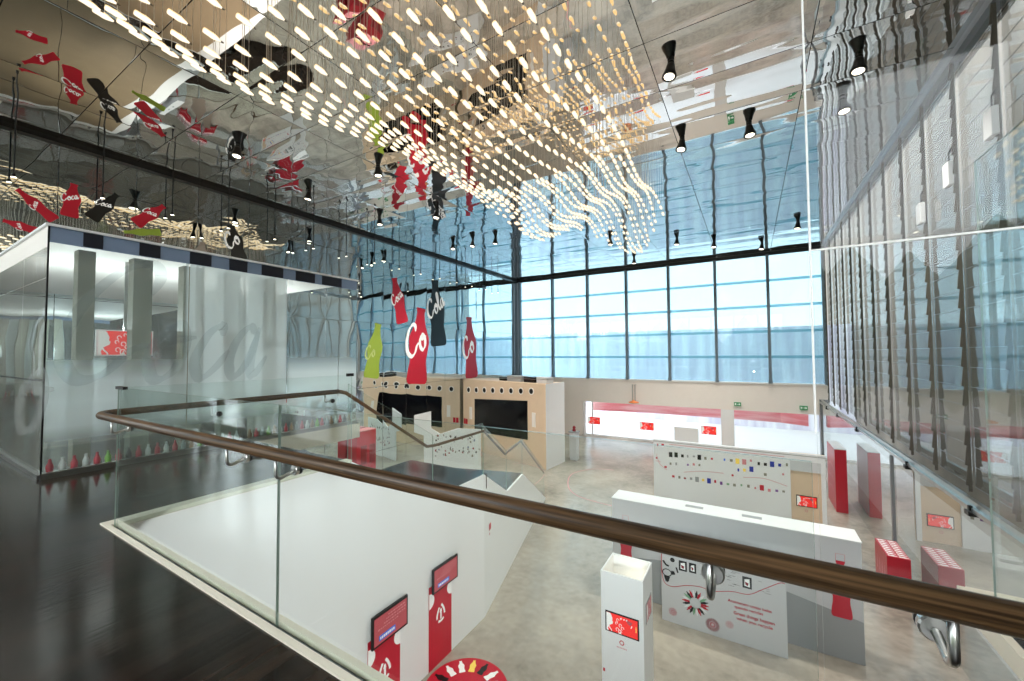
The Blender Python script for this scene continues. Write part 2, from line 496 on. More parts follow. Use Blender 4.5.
def add_script(mb, word, O, ax, ay, mi=0, weight=.1, tail=True):
    st, w = script_strokes(word, tail)
    for s in st:
        ws = []
        for i in range(len(s)):
            a, b = s[max(0, i - 1)], s[min(len(s) - 1, i + 1)]
            ang = math.atan2(b[1] - a[1], b[0] - a[0])
            end = min(1, .35 + min(i, len(s) - 1 - i) / 5)
            ws.append(weight * (.35 + .8 * abs(math.sin(ang - .35))) * end)
        mb.strip(s, ws, O, ax, ay, mi)
    return w

BOTTLE = [(0, .80), (.02, .95), (.06, 1.0), (.16, .93), (.26, .82), (.34, .80), (.44, .92), (.54, 1.0), (.61, .97), (.68, .78), (.76, .57), (.85, .42), (.93, .37), (.955, .37), (.96, .43), (1.0, .43)]
def bottle_outline(h, w):
    r = [(w / 2 * a, h * t) for t, a in BOTTLE]
    return r + [(-x, y) for x, y in reversed(r)]

# ------------------------------------------------------------------ the hall
XL, XR, YE, ZC, ZF = -14.83, 3.38, 25.6, 6.92, -4.0
XG = 3.0                     # lower storefront glazing on the right
YB = -6.0                    # glazed front behind the viewer
struct('floor', MB().box(XL - .2, XR + .3, YB, YE + .2, ZF - .2, ZF), M['concrete'])
struct('ceiling', MB().box(XL - .2, XR + .3, YB, YE + .3, ZC, ZC + .25), M['mirror_ceiling'])
struct('wall_left', MB().box(XL - .2, XL, YB, YE, ZF, ZC - .1), M['mirror_wall'])
struct('trim_left', MB().box(XL - .02, XL + .12, YB, YE, ZC - .12, ZC), M['darktrim'])
struct('trim_end', MB().box(XL, XR + .05, YE - .1, YE + .02, ZC - .2, ZC - .005), M['darktrim'])
# mezzanine floor: a U around the opening
slab = MB()
slab.box(XL, -7.2, YB, 5.7, -.3, 0, mis=(1, 1, 0))
slab.box(-7.2, -4.86, YB, 3.62, -.3, 0, mis=(1, 1, 0))
slab.box(-4.86, 1.1, YB, 1.175, -.3, 0, mis=(1, 1, 0))
slab.box(1.1, XG - .03, YB, 3.5, -.14, 0, mis=(1, 1, 0))
struct('floor_mezzanine', slab, [M['boards'], M['cream']])
# pale stone kerb with a glazing channel along the opening
kerb = MB()
kerb.box(-4.86, 1.1, 1.175, 1.212, -.3, .012)
kerb.box(-4.71, 1.04, 1.25, 1.285, -.1, .012)
kerb.box(-4.77, 1.04, 1.212, 1.25, -.28, -.02, 1)
kerb.box(-4.86, -4.73, 1.212, 3.62, -.03, .012)
kerb.box(1.06, 1.1, 1.25, 3.55, -.10, .012)
kerb.box(1.1, XG - .03, 3.5, 3.56, -.14, .012)
struct('trim_kerb', kerb, [M['cream'], M['alu']])

# end wall: fascia, curtain wall windows, storefront below
struct('wall_end', MB().box(XL, XR, YE, YE + .25, -1.75, -.22).box(XL, -9.75, YE, YE + .25, ZF, -1.75), M['fascia'])
struct('trim_sill', MB().box(XL, XR, YE - .06, YE + .3, -.25, -.17), M['boardwhite'])
mx = [-14.55, -11.9, -9.32, -6.72, -4.17, -1.64, .91, 3.3]
for i, (a, b) in enumerate(zip(mx[:-1], mx[1:])):
    w = structroot('window_%d' % (i + 1), ((a + b) / 2, YE, -.2))
    pane = MB().box(a + .03, b - .03, YE + .08, YE + .09, -.2, ZC - .15)
    pane.build('pane', M['endpane'], w)
    tr = MB()
    for z in (1.22, 2.6, 3.97, 5.37):
        tr.box(a + .02, b - .02, YE + .02, YE + .07, z - .07, z + .07)
    tr.build('transom', M['transom'], w)
    fr = MB()
    fr.box(a - .07, a + .07, YE - .16, YE + .12, -.2, ZC - .15)
    fr.box(a - .09, a + .09, YE - .2, YE + .12, -.2, -.02)
    if i == 0:
        fr.box(XL + .02, XL + .12, YE - .1, YE + .12, -.2, ZC - .15)
    if i == 6:
        fr.box(b - .07, b + .07, YE - .16, YE + .12, -.2, ZC - .15)
    fr.build('frame', M['mullion'], w)
# storefront under the fascia
xs = [(-9.7, -1.5), (-.85, 2.98)]
for k, (a, b) in enumerate(xs):
    w = structroot('window_%d' % (8 + k), ((a + b) / 2, YE, ZF))
    MB().box(a, b, YE + .1, YE + .11, ZF + .1, -1.75).build('pane', M['clear'], w)
    fr = MB().box(a, b, YE + .02, YE + .16, ZF, ZF + .12)
    if k == 0:
        fr.box(a, a + .12, YE, YE + .2, ZF, -1.75).box(a + .55, a + .63, YE + .03, YE + .15, ZF, -1.75)
    fr.build('frame', M['boardwhite'], w)
struct('trim_1', MB().box(-1.5, -.85, YE, YE + .25, ZF, -1.75), M['boardwhite'])
struct('trim_2', MB().box(2.98, 3.36, YE - .25, YE + .2, ZF, -.95), M['alu'])

# right wall: louvred glazing over a storefront
my = [25.15, 23.7, 22.25, 20.78, 19.3, 17.85, 16.35, 14.85, 13.35, 11.9, 10.38, 8.9, 7.4, 5.9, 4.4, 2.9, 1.4, -.1, -1.6, -3.1, -4.6]
ZR = -.95
NB = 22
for i in range(len(my) - 1):
    y1, y0 = my[i], my[i + 1]
    w = structroot('window_%d' % (10 + i), (XR, (y0 + y1) / 2, ZR))
    bl = MB()
    dz = (ZC - .1 - ZR) / NB
    for k in range(NB):
        z = ZR + k * dz
        bl.add([(XR - .002, y0 + .04, z), (XR - .002, y1 - .04, z), (XR + .002, y1 - .04, z + dz + .01), (XR + .002, y0 + .04, z + dz + .01)], [(0, 1, 2, 3)])
        bl.box(XR - .008, XR - .003, y0 + .04, y1 - .04, z - .004, z + .004, 1)
    bl.build('louvre_blades', [M['louvre'], M['alu']], w)
    mu = MB().box(XR - .075, XR - .03, y1 - .014, y1 + .014, ZR - .1, ZC - .02)
    for k in range(NB):                             # saw-toothed blade holders
        z = ZR + k * dz
        mu.extr([(0, 0), (-.04, .012), (-.01, dz * .96), (0, dz * .96)], (XR - .07, y1 - .012, z), (1, 0, 0), (0, 0, 1), (0, .024, 0))
    mu.build('mullion', M['brownmull'], w)
struct('trim_right', MB().box(XR - .1, XR + .1, YB, YE, ZC - .14, ZC), M['alu'])
rail = MB().box(XG + .02, XG + .09, YB, YE - .05, ZR - .10, ZR).box(XG - .03, XG + .02, YB, YE - .05, ZR - .16, ZR - .09)
struct('trim_louvre_rail', rail, M['steel'])
for y in (23.2, 20.6, 17.2, 12.3, 9.3, 6.6):
    c = MB().box(XG - .08, XG + .02, y - .08, y + .08, ZR - .22, ZR - .14).box(XG - .06, XG - .01, y - .03, y + .03, ZR - .14, ZR - .06)
    tag(c.build('rail_clamp', M['black'], None, bevel=.01), 'black clamp block on the steel rail under the louvred glazing', 'clamp', 'rail clamps under the louvres')
lowy = [YE - .3, 13.6, 3.55]
for i in range(len(lowy) - 1):
    w = structroot('door_%d' % (i + 1), (XG, lowy[i], ZF))
    MB().add([(XG, lowy[i + 1], ZF + .02), (XG, lowy[i], ZF + .02), (XG, lowy[i], ZR - .16), (XG, lowy[i + 1], ZR - .16)], [(0, 1, 2, 3)]).build('pane', M['lowglass'], w)
    f = MB().box(XG - .03, XG + .06, lowy[i] - .05, lowy[i] + .05, ZF, ZR - .2)
    if i == 0:
        f.box(XG - .02, XG + .05, lowy[i] - .5, lowy[i] - .44, ZF, ZR - .2)
    f.build('frame', M['alu'], w)
for y, z, lab in ((8.95, 4.95, 'small white junction box high on the louvre frame, nearest'), (10.5, 4.75, 'small white junction box on the louvre frame, middle of three'), (11.95, 4.45, 'small white junction box on the louvre frame, farthest of three')):
    t = thing('junction_box', lab, 'junction box', (XR - .1, y, z))
    MB().box(XR - .16, XR - .075, y - .13, y + .13, z - .22, z + .22).build('case', M['greywhite'], t, bevel=.01)
    MB().tube([(XR - .12, y - .05, z + .22), (XR - .12, y - .05, z + .4), (XR - .11, y - .12, z + .46), (XR - .08, y - .02, z + .42)], .012, 6).build('cable', M['black'], t, smooth=True)
# front behind the viewer: glazed with posts
bk = MB()
for x in [XL + .15 + k * 2.6 for k in range(8)]:
    bk.box(x - .15, x + .15, YB - .2, YB, 0, ZC)
bk.box(XL, XR, YB - .2, YB, -.3, .25).box(XL, XR, YB - .2, YB, ZC - .9, ZC)
struct('wall_back', bk, M['column'])
struct('wall_underside', MB().box(XL, XG, .2, .35, ZF, -.3), M['greywhite'])

# outside
struct('outside_ground', MB().box(-60, 60, -40, 70, ZF - .6, ZF - .25), M['paving'])
struct('outside_pale_wall', MB().box(-26, 9, 36, 36.4, ZF - .3, 3.4), M['outstone'])
arc = [(-9.3 + 8.3 * t, 0) for t in (0, 1)]
struct('outside_red_canopy', MB().hexa([(-9.6, 27.0), (-5.5, 27.5), (-1.6, 27.4), (-.8, 27.4), (1.4, 27.2), (2.6, 26.5), (2.6, 26.9), (1.4, 27.6), (-1.6, 27.8), (-9.6, 27.4)], -2.5, -1.2), M['outred'])
struct('outside_slat_wall', MB().box(6.2, 6.5, -12, 48, ZF - .3, 14), M['outslat'])
hg = MB()
for k in range(26):
    x = -24 + k * 1.25 + random.uniform(-.4, .4); r = random.uniform(1.2, 2.2)
    hg.lathe([(.05, 0)] + [(r * math.sin(PI * t) * random.uniform(.8, 1.1), 5.2 * t * r / 1.5) for t in (.1, .3, .5, .7, .9)] + [(.05, 5.2 * r / 1.5)], (x, -17 + random.uniform(-1, 1), -.6), n=9)
struct('outside_hedge', hg, M['leaf'], smooth=True)

# ------------------------------------------------------------------ glass box on the mezzanine
BX, BY0, BY1, BZ = -7.22, 1.23, 5.62, 3.06
box = thing('glass_display_room', 'flat-roofed glass box room with frosted sides and huge pale script, standing on the dark floor', 'display room', (BX, BY0, 0))
cuts = [BY0, 2.64, 4.13, 5.18, BY1]
for a, b in zip(cuts[:-1], cuts[1:]):
    MB().add([(BX, a + .006, .07), (BX, b - .006, .07), (BX, b - .006, 2.84), (BX, a + .006, 2.84)], [(0, 1, 2, 3)]).build('glass_pane', M['frost'], box)
bd = MB()
ny = 44
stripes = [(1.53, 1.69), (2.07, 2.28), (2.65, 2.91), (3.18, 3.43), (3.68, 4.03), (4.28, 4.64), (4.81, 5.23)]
for k in range(ny):
    a, b = BY0 + (BY1 - BY0) * k / ny, BY0 + (BY1 - BY0) * (k + 1) / ny
    bd.box(BX - .02, BX, a, b, 2.84, 3.03, 0)
bd.build('header_band', M['bluegrey'], box)
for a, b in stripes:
    MB().box(BX - .0, BX + .006, a - .01, b + .01, 2.845, 3.025).build('band_reflection', M['bandreflect'], box)  # dark patches imitating post reflections in the header glass
    if a < 4.2:
        MB().box(BX - .42, BX - .22, a, b, .03, 2.84).build('column', M['column'], box)  # solid bars added to stand in for reflected posts in the glazing
MB().box(-14.6, BX + .03, BY0 - .03, BY1 + .03, 3.03, BZ).build('roof_edge', M['boardwhite'], box)
MB().box(-14.5, BX - .3, BY0 + .3, BY1 - .3, BZ, BZ + .04).build('roof_panel', M['roof'], box)
MB().box(-14.5, BX - .03, BY0 + .03, BY1 - .03, 2.98, 3.03).build('inner_ceiling', M['fascia'], box)
ch = MB().box(BX - .05, BX + .02, BY0, BY1, 0, .07).box(-14.6, BX - .05, BY0 - .02, BY0 + .05, 0, .05)
ch.build('base_channel', M['steel'], box)
# face towards the viewer
xs2 = [-14.6, -11.6, -10.1, -8.45, BX]
zs = [(.05, 1.16), (1.17, 2.40), (2.41, 3.0)]
leftglass = glass_mat('box_side_glass', (.74, .75, .72), .36, .85, haze=.12, hazecol=(.6, .58, .54))
for a, b in zip(xs2[:-1], xs2[1:]):
    g = MB()
    for z0, z1 in zs:
        g.add([(a + .006, BY0, z0), (b - .006, BY0, z0), (b - .006, BY0, z1), (a + .006, BY0, z1)], [(0, 1, 2, 3)])
    g.build('side_pane', leftglass, box)
MB().box(-14.6, BX, BY0 - .004, BY0 + .01, 2.78, 3.03).build('side_header', M['fascia'], box)
jt = MB().box(BX - .012, BX + .004, BY0 - .006, BY0 + .01, .0, 3.03)
jt.box(-14.6, BX, BY0 - .006, BY0 + .004, 1.155, 1.175)
jt.build('corner_joint', M['darktrim'], box)
# big script seen in the glazing
sc = MB()
add_script(sc, 'Coca', (BX + .012, 1.22, 1.12), (0, 1.02, 0), (0, 0, 1.62), weight=.13, tail=False)
sc.build('script_lettering', M['scriptgrey'], box)
sc = MB()
add_script(sc, 'o', (-8.75, BY0 - .012, .50), (3.2, 0, 0), (0, 0, 1.55), weight=.13, tail=False)
sc.build('script_letter', M['scriptpale'], box)

def red_graphic(mb, O, ax, ay, w, h):
    """advert picture: pale profile on the left, curls, small yellow bottle; materials 0 red 1 white 2 yellow 3 pale red"""
    f = lambda pts: [(u * w, v * h) for u, v in pts]
    e = .004
    n = Vector(ax).cross(Vector(ay)).normalized()
    O = Vector(O)
    mb.flat(f([(0, 0), (1, 0), (1, 1), (0, 1)]), O, ax, ay, 0)
    O2 = O + n * e
    mb.flat(f([(0, 0), (.07, 0), (.05, .12), (.09, .3), (.2, .42), (.22, .55), (.19, .6), (.2, .74), (.15, .95), (.12, 1), (0, 1)]), O2, ax, ay, 1)
    mb.strip(f(spline([(.07, .36), (.1, .2), (.16, .08), (.17, 0)], 5)), .03 * w, O2, ax, ay, 1)
    for cx, cy, r in ((.37, .72, .045), (.33, .53, .04), (.45, .45, .05), (.52, .32, .05), (.35, .2, .05), (.44, .1, .06), (.58, .85, .02), (.66, .85, .02), (.48, .84, .03)):
        mb.strip(f([(cx + r * math.cos(t * .6) * (1 - t * .05), cy + r * 2.3 * math.sin(t * .6) * (1 - t * .05)) for t in range(9)]), .018 * w, O2, ax, ay, 1)
    mb.flat(f([(.38, 0), (.49, 0), (.46, .18), (.43, .06)]), O2, ax, ay, 1)
    mb.flat(f([(.78, .5), (.82, .52), (.84, .66), (.81, .64)]), O2, ax, ay, 1)
    mb.flat(f([(.6, .95), (.85, .8), (.78, .62), (.68, .7)]), O + n * e * .5, ax, ay, 3)
    mb.flat(f([(.94, .36), (.97, .36), (.97, .55), (.96, .68), (.95, .68), (.94, .55)]), O2, ax, ay, 2)
GMAT = [M['redscreen'], M['whiteink'], M['yellow'], M['dullscreen']]

def monitor(label, O, ax, ay, w, h, fr=.02, depth=.05, framemat=None):
    """flat monitor with picture; O = lower left corner, the picture faces ax x ay"""
    O, ax, ay = Vector(O), Vector(ax), Vector(ay)
    n = ax.cross(ay).normalized()
    t = thing('wall_screen', label, 'screen', tuple(O + ax * w / 2))
    MB().extr([(-fr, -fr), (w + fr, -fr), (w + fr, h + fr), (-fr, h + fr)], O, ax, ay, -n * depth).build('bezel', framemat or M['black'], t)
    g = MB(); red_graphic(g, O + n * .004, ax, ay, w, h)
    g.build('picture', GMAT, t)
    return t
# screen hanging inside the box (its back plate hangs from the inner ceiling)
t = monitor('red advert screen hung inside the frosted glass box room', (-8.6, 2.0, 1.48), (0, 1, 0), (0, 0, 1), .64, .37, framemat=M['boardwhite'])
MB().box(-8.66, -8.64, 2.3, 2.34, 1.85, 2.98).build('hanger', M['steel'], t)

# small bottles along the foot of the box
BPROF = [(.028, 0), (.031, .008), (.030, .05), (.026, .07), (.031, .10), (.026, .125), (.014, .155), (.011, .178), (.013, .18), (.013, .19)]
bmesh_by = {k: MB().lathe(BPROF, n=10).mesh('glass_bottle', m, True) for k, m in bcol.items()}
order = ['red', 'white', 'red', 'white', 'red', 'green', 'red', 'black', 'red', 'white', 'red', 'white', 'red', 'grey', 'amber', 'green', 'red', 'amber', 'white', 'red', 'white', 'black', 'amber',
         'red', 'grey', 'green', 'amber', 'white', 'red', 'amber', 'grey', 'red', 'white', 'amber', 'green', 'red', 'grey', 'amber', 'white', 'red', 'black', 'amber']
ORD = ['first', 'second', 'third', 'fourth', 'fifth', 'sixth', 'seventh', 'eighth', 'ninth', 'tenth', 'eleventh', 'twelfth', 'thirteenth', 'fourteenth', 'fifteenth']
cnt = {}
for k, c in enumerate(order):
    o = bpy.data.objects.new('glass_bottle', bmesh_by[c]); COL.objects.link(o)
    o.location = (BX - .11, BY0 + .09 + k * .1025, .0)
    j = cnt.get(c, 0); cnt[c] = j + 1
    tag(o, '%s %s bottle from the near corner, along the foot of the glass box' % (ORD[j], c), 'bottle', 'bottles along the foot of the glass box')
for o in [x for x in COL.objects if x.name.startswith('glass_bottle')]:
    o.scale = (1.15, 1.15, 1.1)

# ------------------------------------------------------------------ balustrade with oak handrail
RX, RY, GZ = -4.72, 1.235, 1.18
bal = thing('glass_balustrade', 'clear glass balustrade with round oak handrail around the mezzanine opening', 'balustrade', (RX, RY, 0))
def pane_x(a, b, z0, z1, parent, y=RY, th=.009, em=1):
    return MB().box(a, b, y - th / 2, y + th / 2, z0, z1, mis=(1, 0, 1)).build('glass_panel', [M['glass'], M['edge'] if em else M['paleedge']], parent)
for a, b in ((RX, -2.226), (-2.214, .125)):
    pane_x(a, b, -.02, GZ, bal)
MB().box(RX - .0045, RX + .0045, RY + .015, 3.6, -.02, GZ, mis=(0, 1, 1)).build('glass_panel', [M['glass'], M['edge']], bal)
MB().box(RX - .02, RX + .16, RY - .016, RY + .016, GZ - .012, GZ + .012).build('corner_clip', M['black'], bal)
MB().box(RX - .016, RX + .016, 3.52, 3.62, GZ - .02, GZ + .02).build('corner_clip', M['black'], bal)
HZ = .952
hx, hy = RX - .15, RY - .105
path = [(1.02, hy, HZ)] + [(hx + .16, hy, HZ)]
for t in range(1, 7):
    a = PI / 2 * t / 7
    path.append((hx + .16 - .16 * math.sin(a), hy + .16 - .16 * math.cos(a), HZ))
path += [(hx, hy + .16, HZ), (hx, 3.5, HZ)]
K = Vector((-4.85, 6.96)); D2 = Vector((-1.92, 6.83)).normalized(); NL = Vector((-D2.y, D2.x))
spath = [(hx, 3.505, HZ), (hx, 3.62, HZ - .03), (hx, 5.25, HZ - 1.10), (hx, 5.45, HZ - 1.12), (hx, 6.95, HZ - 1.12)]
ks = lambda s, z, off=.06: (K.x + D2.x * s + NL.x * off, K.y + D2.y * s + NL.y * off, z)
spath += [ks(.1, HZ - 1.12), ks(1.77, HZ - 2.03), ks(3.45, HZ - 2.06), ks(7.05, HZ - 4.0)]
MB().tube(path, .031, 16).build('handrail', M['railwood'], bal, smooth=True)
def bracket(p, wall, parent):
    """steel elbow: disc on the glass, arm out, post up into the rail"""
    p, wl = Vector(p), Vector(wall)
    d = (p - wl); d.z = 0; d = d.normalized()
    z0 = HZ - .13
    c = Vector((p.x, p.y, z0)) - d * .028
    pts = [Vector((wl.x, wl.y, z0 + .03)), c + Vector((0, 0, .006))]
    pts += [c + d * .028 * math.sin(t) + Vector((0, 0, .034 - .028 * math.cos(t))) for t in (.35, .7, 1.05, 1.4)]
    pts.append(Vector((p.x, p.y, HZ - .02)))
    b = MB().tube(pts, .0092, 10).build('rail_bracket', M['steel'], parent, smooth=True)
    MB().lathe([(.006, -.012), (.028, -.010), (.029, 0), (.029, .006), (.025, .010), (.006, .011)], Vector((wl.x, wl.y, z0 + .03)) + d * .006, d, 18).build('disc', M['steel'], b)
    MB().lathe([(.006, -.006), (.028, -.005), (.028, .005), (.006, .006)], Vector((wl.x, wl.y, z0 + .03)) - d * .016, d, 18).build('rear_disc', M['black'], b, smooth=True)
for x in (-4.45, -2.56, -2.06, -.10, .33):
    bracket((x, hy, HZ), (x, RY, HZ), bal)
for y in (2.0, 3.30):
    bracket((hx, y, HZ), (RX, y, HZ), bal)

# tall screens at the right side
tall = thing('glass_screen', 'tall frameless glass screen closing the right end of the oak-railed balustrade', 'glass screen', (.6, RY, 0))
MB().box(.137, 1.08, RY - .002, RY + .002, -.02, 1.7025, mis=(1, 0, 1)).box(.137, 1.08, RY - .002, RY + .002, 1.7065, ZC - .03, mis=(1, 0, 1)).build('glass_panel', [M['clear'], M['paleedge']], tall)
MB().box(.133, .137, RY - .003, RY + .003, 1.25, ZC - .03).build('seal_strip', M['whiteink'], tall)
MB().box(.137, 1.08, RY - .0025, RY + .0025, 1.7025, 1.7065).build('seal_strip', M['whiteink'], tall)
side = thing('glass_screen', 'high glass pane along the far right slab edge beside the louvred wall', 'glass screen', (1.2, 2.5, 0))
MB().box(1.2 - .005, 1.2 + .005, RY + .06, 3.49, .012, 2.6, mis=(0, 1, 1)).build('glass_panel', [M['glass'], M['edge']], side)

# ------------------------------------------------------------------ white wall under the mezzanine and staircase
ww = MB().extr([(1.34, ZF), (6.96, ZF), (6.96, -1.07), (5.45, -1.07), (3.64, -.02), (3.64, -.31), (1.34, -.31)][::1], (-4.85, 0, 0), (0, 1, 0), (0, 0, 1), (-.03, 0, 0))
ww = MB().extr([(1.34, ZF), (6.96, ZF), (6.96, -1.07), (5.45, -1.07), (3.62, 0), (1.34, 0)], (-4.85, 0, 0), (0, 1, 0), (0, 0, 1), (-.015, 0, 0))
ww.extr([(0, ZF), (7.1, ZF), (3.45, -2.06), (1.77, -2.0), (0, -1.07)], (K.x, K.y, 0), (D2.x, D2.y, 0), (0, 0, 1), (NL.x * .05, NL.y * .05, 0))
stair = thing('staircase', 'dark staircase of three flights behind a white zigzag side wall with glass railing', 'staircase', (-5.9, 3.6, ZF))
ww.build('side_wall', M['white'], stair)
st = MB()
for k in range(7):
    y = 3.64 + k * .26; st.box(-7.1, -4.88, y, y + .27, -1.5, -.151 * (k + 1) + .0, 0)
st.box(-7.1, -4.88, 5.4, 7.1, -1.4, -1.09, 0)
def slabk(s0, s1, z0, z1):
    q = [ks(s0, 0, .06), ks(s1, 0, .06), ks(s1, 0, 2.2), ks(s0, 0, 2.2)]
    st.hexa([(a[0], a[1]) for a in q], z0, z1)
for k in range(6):
    slabk(.06 + k * .28, .06 + (k + 1) * .29, -2.4, -1.09 - .155 * (k + 1))
slabk(1.75, 3.5, -2.4, -2.04)
for k in range(12):
    slabk(3.5 + k * .295, 3.5 + (k + 1) * .3, ZF, -2.04 - .16 * (k + 1) if k < 11 else -3.92)
st.build('steps', M['boards'], stair)
for y0, y1, f in ((3.66, 5.40, lambda y: -(y - 3.62) * .585), (5.41, 6.94, lambda y: -1.07)):
    MB().extr([(y0, f(y0) - .05), (y1, f(y1) - .05), (y1, f(y1) + 1.07), (y0, f(y0) + 1.07)], (-4.87, 0, 0), (0, 1, 0), (0, 0, 1), (-.009, 0, 0), 0, 1).build('glass_panel', [M['glass'], M['edge']], stair)
for s0, s1, z0, z1 in ((.02, 1.76, -1.07, -2.0), (1.77, 3.44, -2.0, -2.06), (3.45, 6.9, -2.06, -3.9)):
    MB().extr([(s0, z0 - .03), (s1, z1 - .03), (s1, z1 + 1.02), (s0, z0 + 1.02)], (K.x + NL.x * .02, K.y + NL.y * .02, 0), (D2.x, D2.y, 0), (0, 0, 1), (NL.x * .009, NL.y * .009, 0), 0, 1).build('glass_panel', [M['glass'], M['edge']], stair)
MB().tube(spath, .026, 12).build('handrail', M['railwood'], stair, smooth=True)

# screens and banners on the white wall
def recycle_mark(mb, O, ax, ay, s, mi=1):
    pts = spline([(0, 1), (.32, .62), (.5, .1), (.38, -.3), (0, -.42), (-.38, -.3), (-.5, .1), (-.32, .62)], 5, True)
    for a, b in ((1, 12), (15, 25), (28, 38)):
        mb.strip([(u * s, v * s) for u, v in pts[a:b]], .2 * s, O, ax, ay, mi)
    mb.strip([(u * s, v * s) for u, v in ((0, .62), (.02, .1), (0, -.25))], .2 * s, O, ax, ay, mi)
    mb.strip([(u * s, v * s) for u, v in ((-.13, .35), (0, .66), (.13, .35))], .08 * s, O, ax, ay, mi)
def wall_tv(y0, y1, z0, z1, bl, by0, by1, bz0, l1, l2):
    X = -4.85
    t = thing('wall_screen', l1, 'screen', (X, (y0 + y1) / 2, z0))
    MB().box(X, X + .035, y0 + .1, y1 - .1, z0 + .05, z1 - .02).build('wall_mount', M['black'], t)
    MB().box(X + .03, X + .065, y0, y1, z0, z1).build('bezel', M['black'], t, bevel=.006)
    g = MB(); O = Vector((X + .068, 0, 0)); ax, ay = (0, 1, 0), (0, 0, 1)
    w, h = y1 - y0, z1 - z0
    R = lambda a, b, c, d, mi, e=0: g.flat([(y0 + a * w, z0 + b * h), (y0 + c * w, z0 + b * h), (y0 + c * w, z0 + d * h), (y0 + a * w, z0 + d * h)], O + Vector((e, 0, 0)), ax, ay, mi)
    R(.045, .07, .955, .93, 0)
    for r, (a, b) in enumerate(((.42, .9), (.36, .94), (.3, .9), (.14, .7))):   # lines of small lettering
        u = a
        z = .80 - r * .10
        while u < b:
            l = random.uniform(.02, .07)
            R(u, z, min(u + l, b), z + .045, 1, .002); u += l + .018
    R(.17, .16, .62, .33, 2, .002)
    u = .2
    while u < .58:
        l = random.uniform(.015, .05); R(u, .2, u + l, .28, 3, .004); u += l + .015
    g.build('picture', [M['dullscreen'], M['pinkink'], M['blueink'], M['whiteink']], t)
    b = thing('wall_banner', l2, 'banner', (X, (by0 + by1) / 2, bz0))
    MB().box(X, X + .008, by0, by1, bz0, bl).build('sheet', M['redsticker'], b)
    g = MB(); O = Vector((X + .012, (by0 + by1) / 2, bl - .62)); recycle_mark(g, O, ax, ay, .20, 0)
    g.build('emblem', M['whiteink'], b)
    w2 = (by1 - by0) / 2
    for sgn in (-1, 1):
        g = MB(); g.flat([(sgn * w2 + (-sgn) * .13 * math.sin(t_), .38 + .13 * math.cos(t_)) for t_ in [PI * i / 10 for i in range(11)]], O, ax, ay, 0)
        g.build('corner_dot', M['whiteink'], b)
wall_tv(4.03, 4.73, -2.84, -2.38, -2.72, 4.0, 4.62, -4.0, 'nearer black-framed screen with red picture on the white stair wall', 'red banner under the nearer screen on the white stair wall')
wall_tv(5.32, 6.0, -2.70, -2.28, -2.58, 5.28, 5.88, -4.0, 'farther black-framed screen with red picture on the white stair wall', 'red banner under the farther screen on the white stair wall')
s = MB()
s.box(-4.85, -4.845, 0, 0, 0, 0)
fs = thing('fire_sign', 'tiny red fire equipment sign on the white stair wall', 'sign', tuple(ks(.35, -2.35, 0)))
sg = MB()
for a in (0, .07):
    sg.extr([(a, 0), (a + .055, 0), (a + .055, .13), (a, .13)], ks(.30, -2.36, -.004), (D2.x, D2.y, 0), (0, 0, 1), (-NL.x * .004, -NL.y * .004, 0))
sg.extr([(.02, -.1), (.05, -.1), (.05, -.06), (.02, -.06)], ks(.30, -2.36, -.004), (D2.x, D2.y, 0), (0, 0, 1), (-NL.x * .004, -NL.y * .004, 0))
sg.build('plate', M['red'], fs)

# round red floor disc with bottles
disc = thing('round_floor_sticker', 'round red floor graphic with a ring of pale bottles beside the stair wall', 'floor graphic', (-4.08, 5.3, ZF))
MB().hexa(circle(-4.08, 5.30, .70, 48), ZF, ZF + .012).build('disc', M['redsticker'], disc)
g = MB()
for k in range(16):
    a = 2 * PI * k / 16
    d = Vector((math.cos(a), math.sin(a), 0)); p = Vector((-d.y, d.x, 0))
    g.flat(bottle_outline(.26, .11), Vector((-4.08, 5.30, ZF + .016)) + d * .38, p, d, 2 if k == 5 else (1 if k % 4 == 0 else 0))
for a, b in ((-.14, .02), (.02, .16)):
    g.strip(spline([(-.16, a - .02), (-.05, a + .06), (.05, a), (.17, a + .05)], 4), .05, (-4.08, 5.30, ZF + .016), (.8, .6, 0), (-.6, .8, 0), 0)
g.build('bottle_ring', [M['whiteink'], M['blacksticker'], M['yellow']], disc)

# ------------------------------------------------------------------ exhibits on the lower floor
# slim white tower with a hollow top
TX0, TX1, TY0, TY1, TZ = -2.04, -1.41, 6.03, 6.65, -1.86
tw = thing('display_tower', 'tall square white tower, open at the top, with a small red screen', 'display tower', ((TX0 + TX1) / 2, (TY0 + TY1) / 2, ZF))
b = MB(); th = .022
b.box(TX0, TX1, TY0, TY0 + th, ZF, TZ).box(TX0, TX1, TY1 - th, TY1, ZF, TZ).box(TX0, TX0 + th, TY0 + th, TY1 - th, ZF, TZ).box(TX1 - th, TX1, TY0 + th, TY1 - th, ZF, TZ)
b.box(TX0 + th, TX1 - th, TY0 + th, TY1 - th, TZ - .62, TZ - .6)
b.build('shell', M['boardwhite'], tw)
g = MB(); g.extr([(0, 0), (.50, 0), (.50, .30), (0, .30)], (TX0 + .065, TY0, -2.73), (1, 0, 0), (0, 0, 1), (0, -.006, 0))
scr = g.build('screen', M['black'], tw)
g = MB(); red_graphic(g, (TX0 + .085, TY0 - .009, -2.71), (1, 0, 0), (0, 0, 1), .46, .26); g.build('picture', GMAT, scr)
g = MB(); g.extr([(0, 0), (.36, 0), (.36, .3), (0, .3)], (TX1, TY0 + .14, -2.56), (0, 1, 0), (0, 0, 1), (.006, 0, 0), 0)
scr = g.build('side_screen', M['grey'], tw)
g = MB(); red_graphic(g, (TX1 + .009, TY0 + .16, -2.54), (0, 1, 0), (0, 0, 1), .32, .26); g.build('picture', [M['pinkink'], M['whiteink'], M['yellow'], M['dullscreen']], scr)
g = MB()
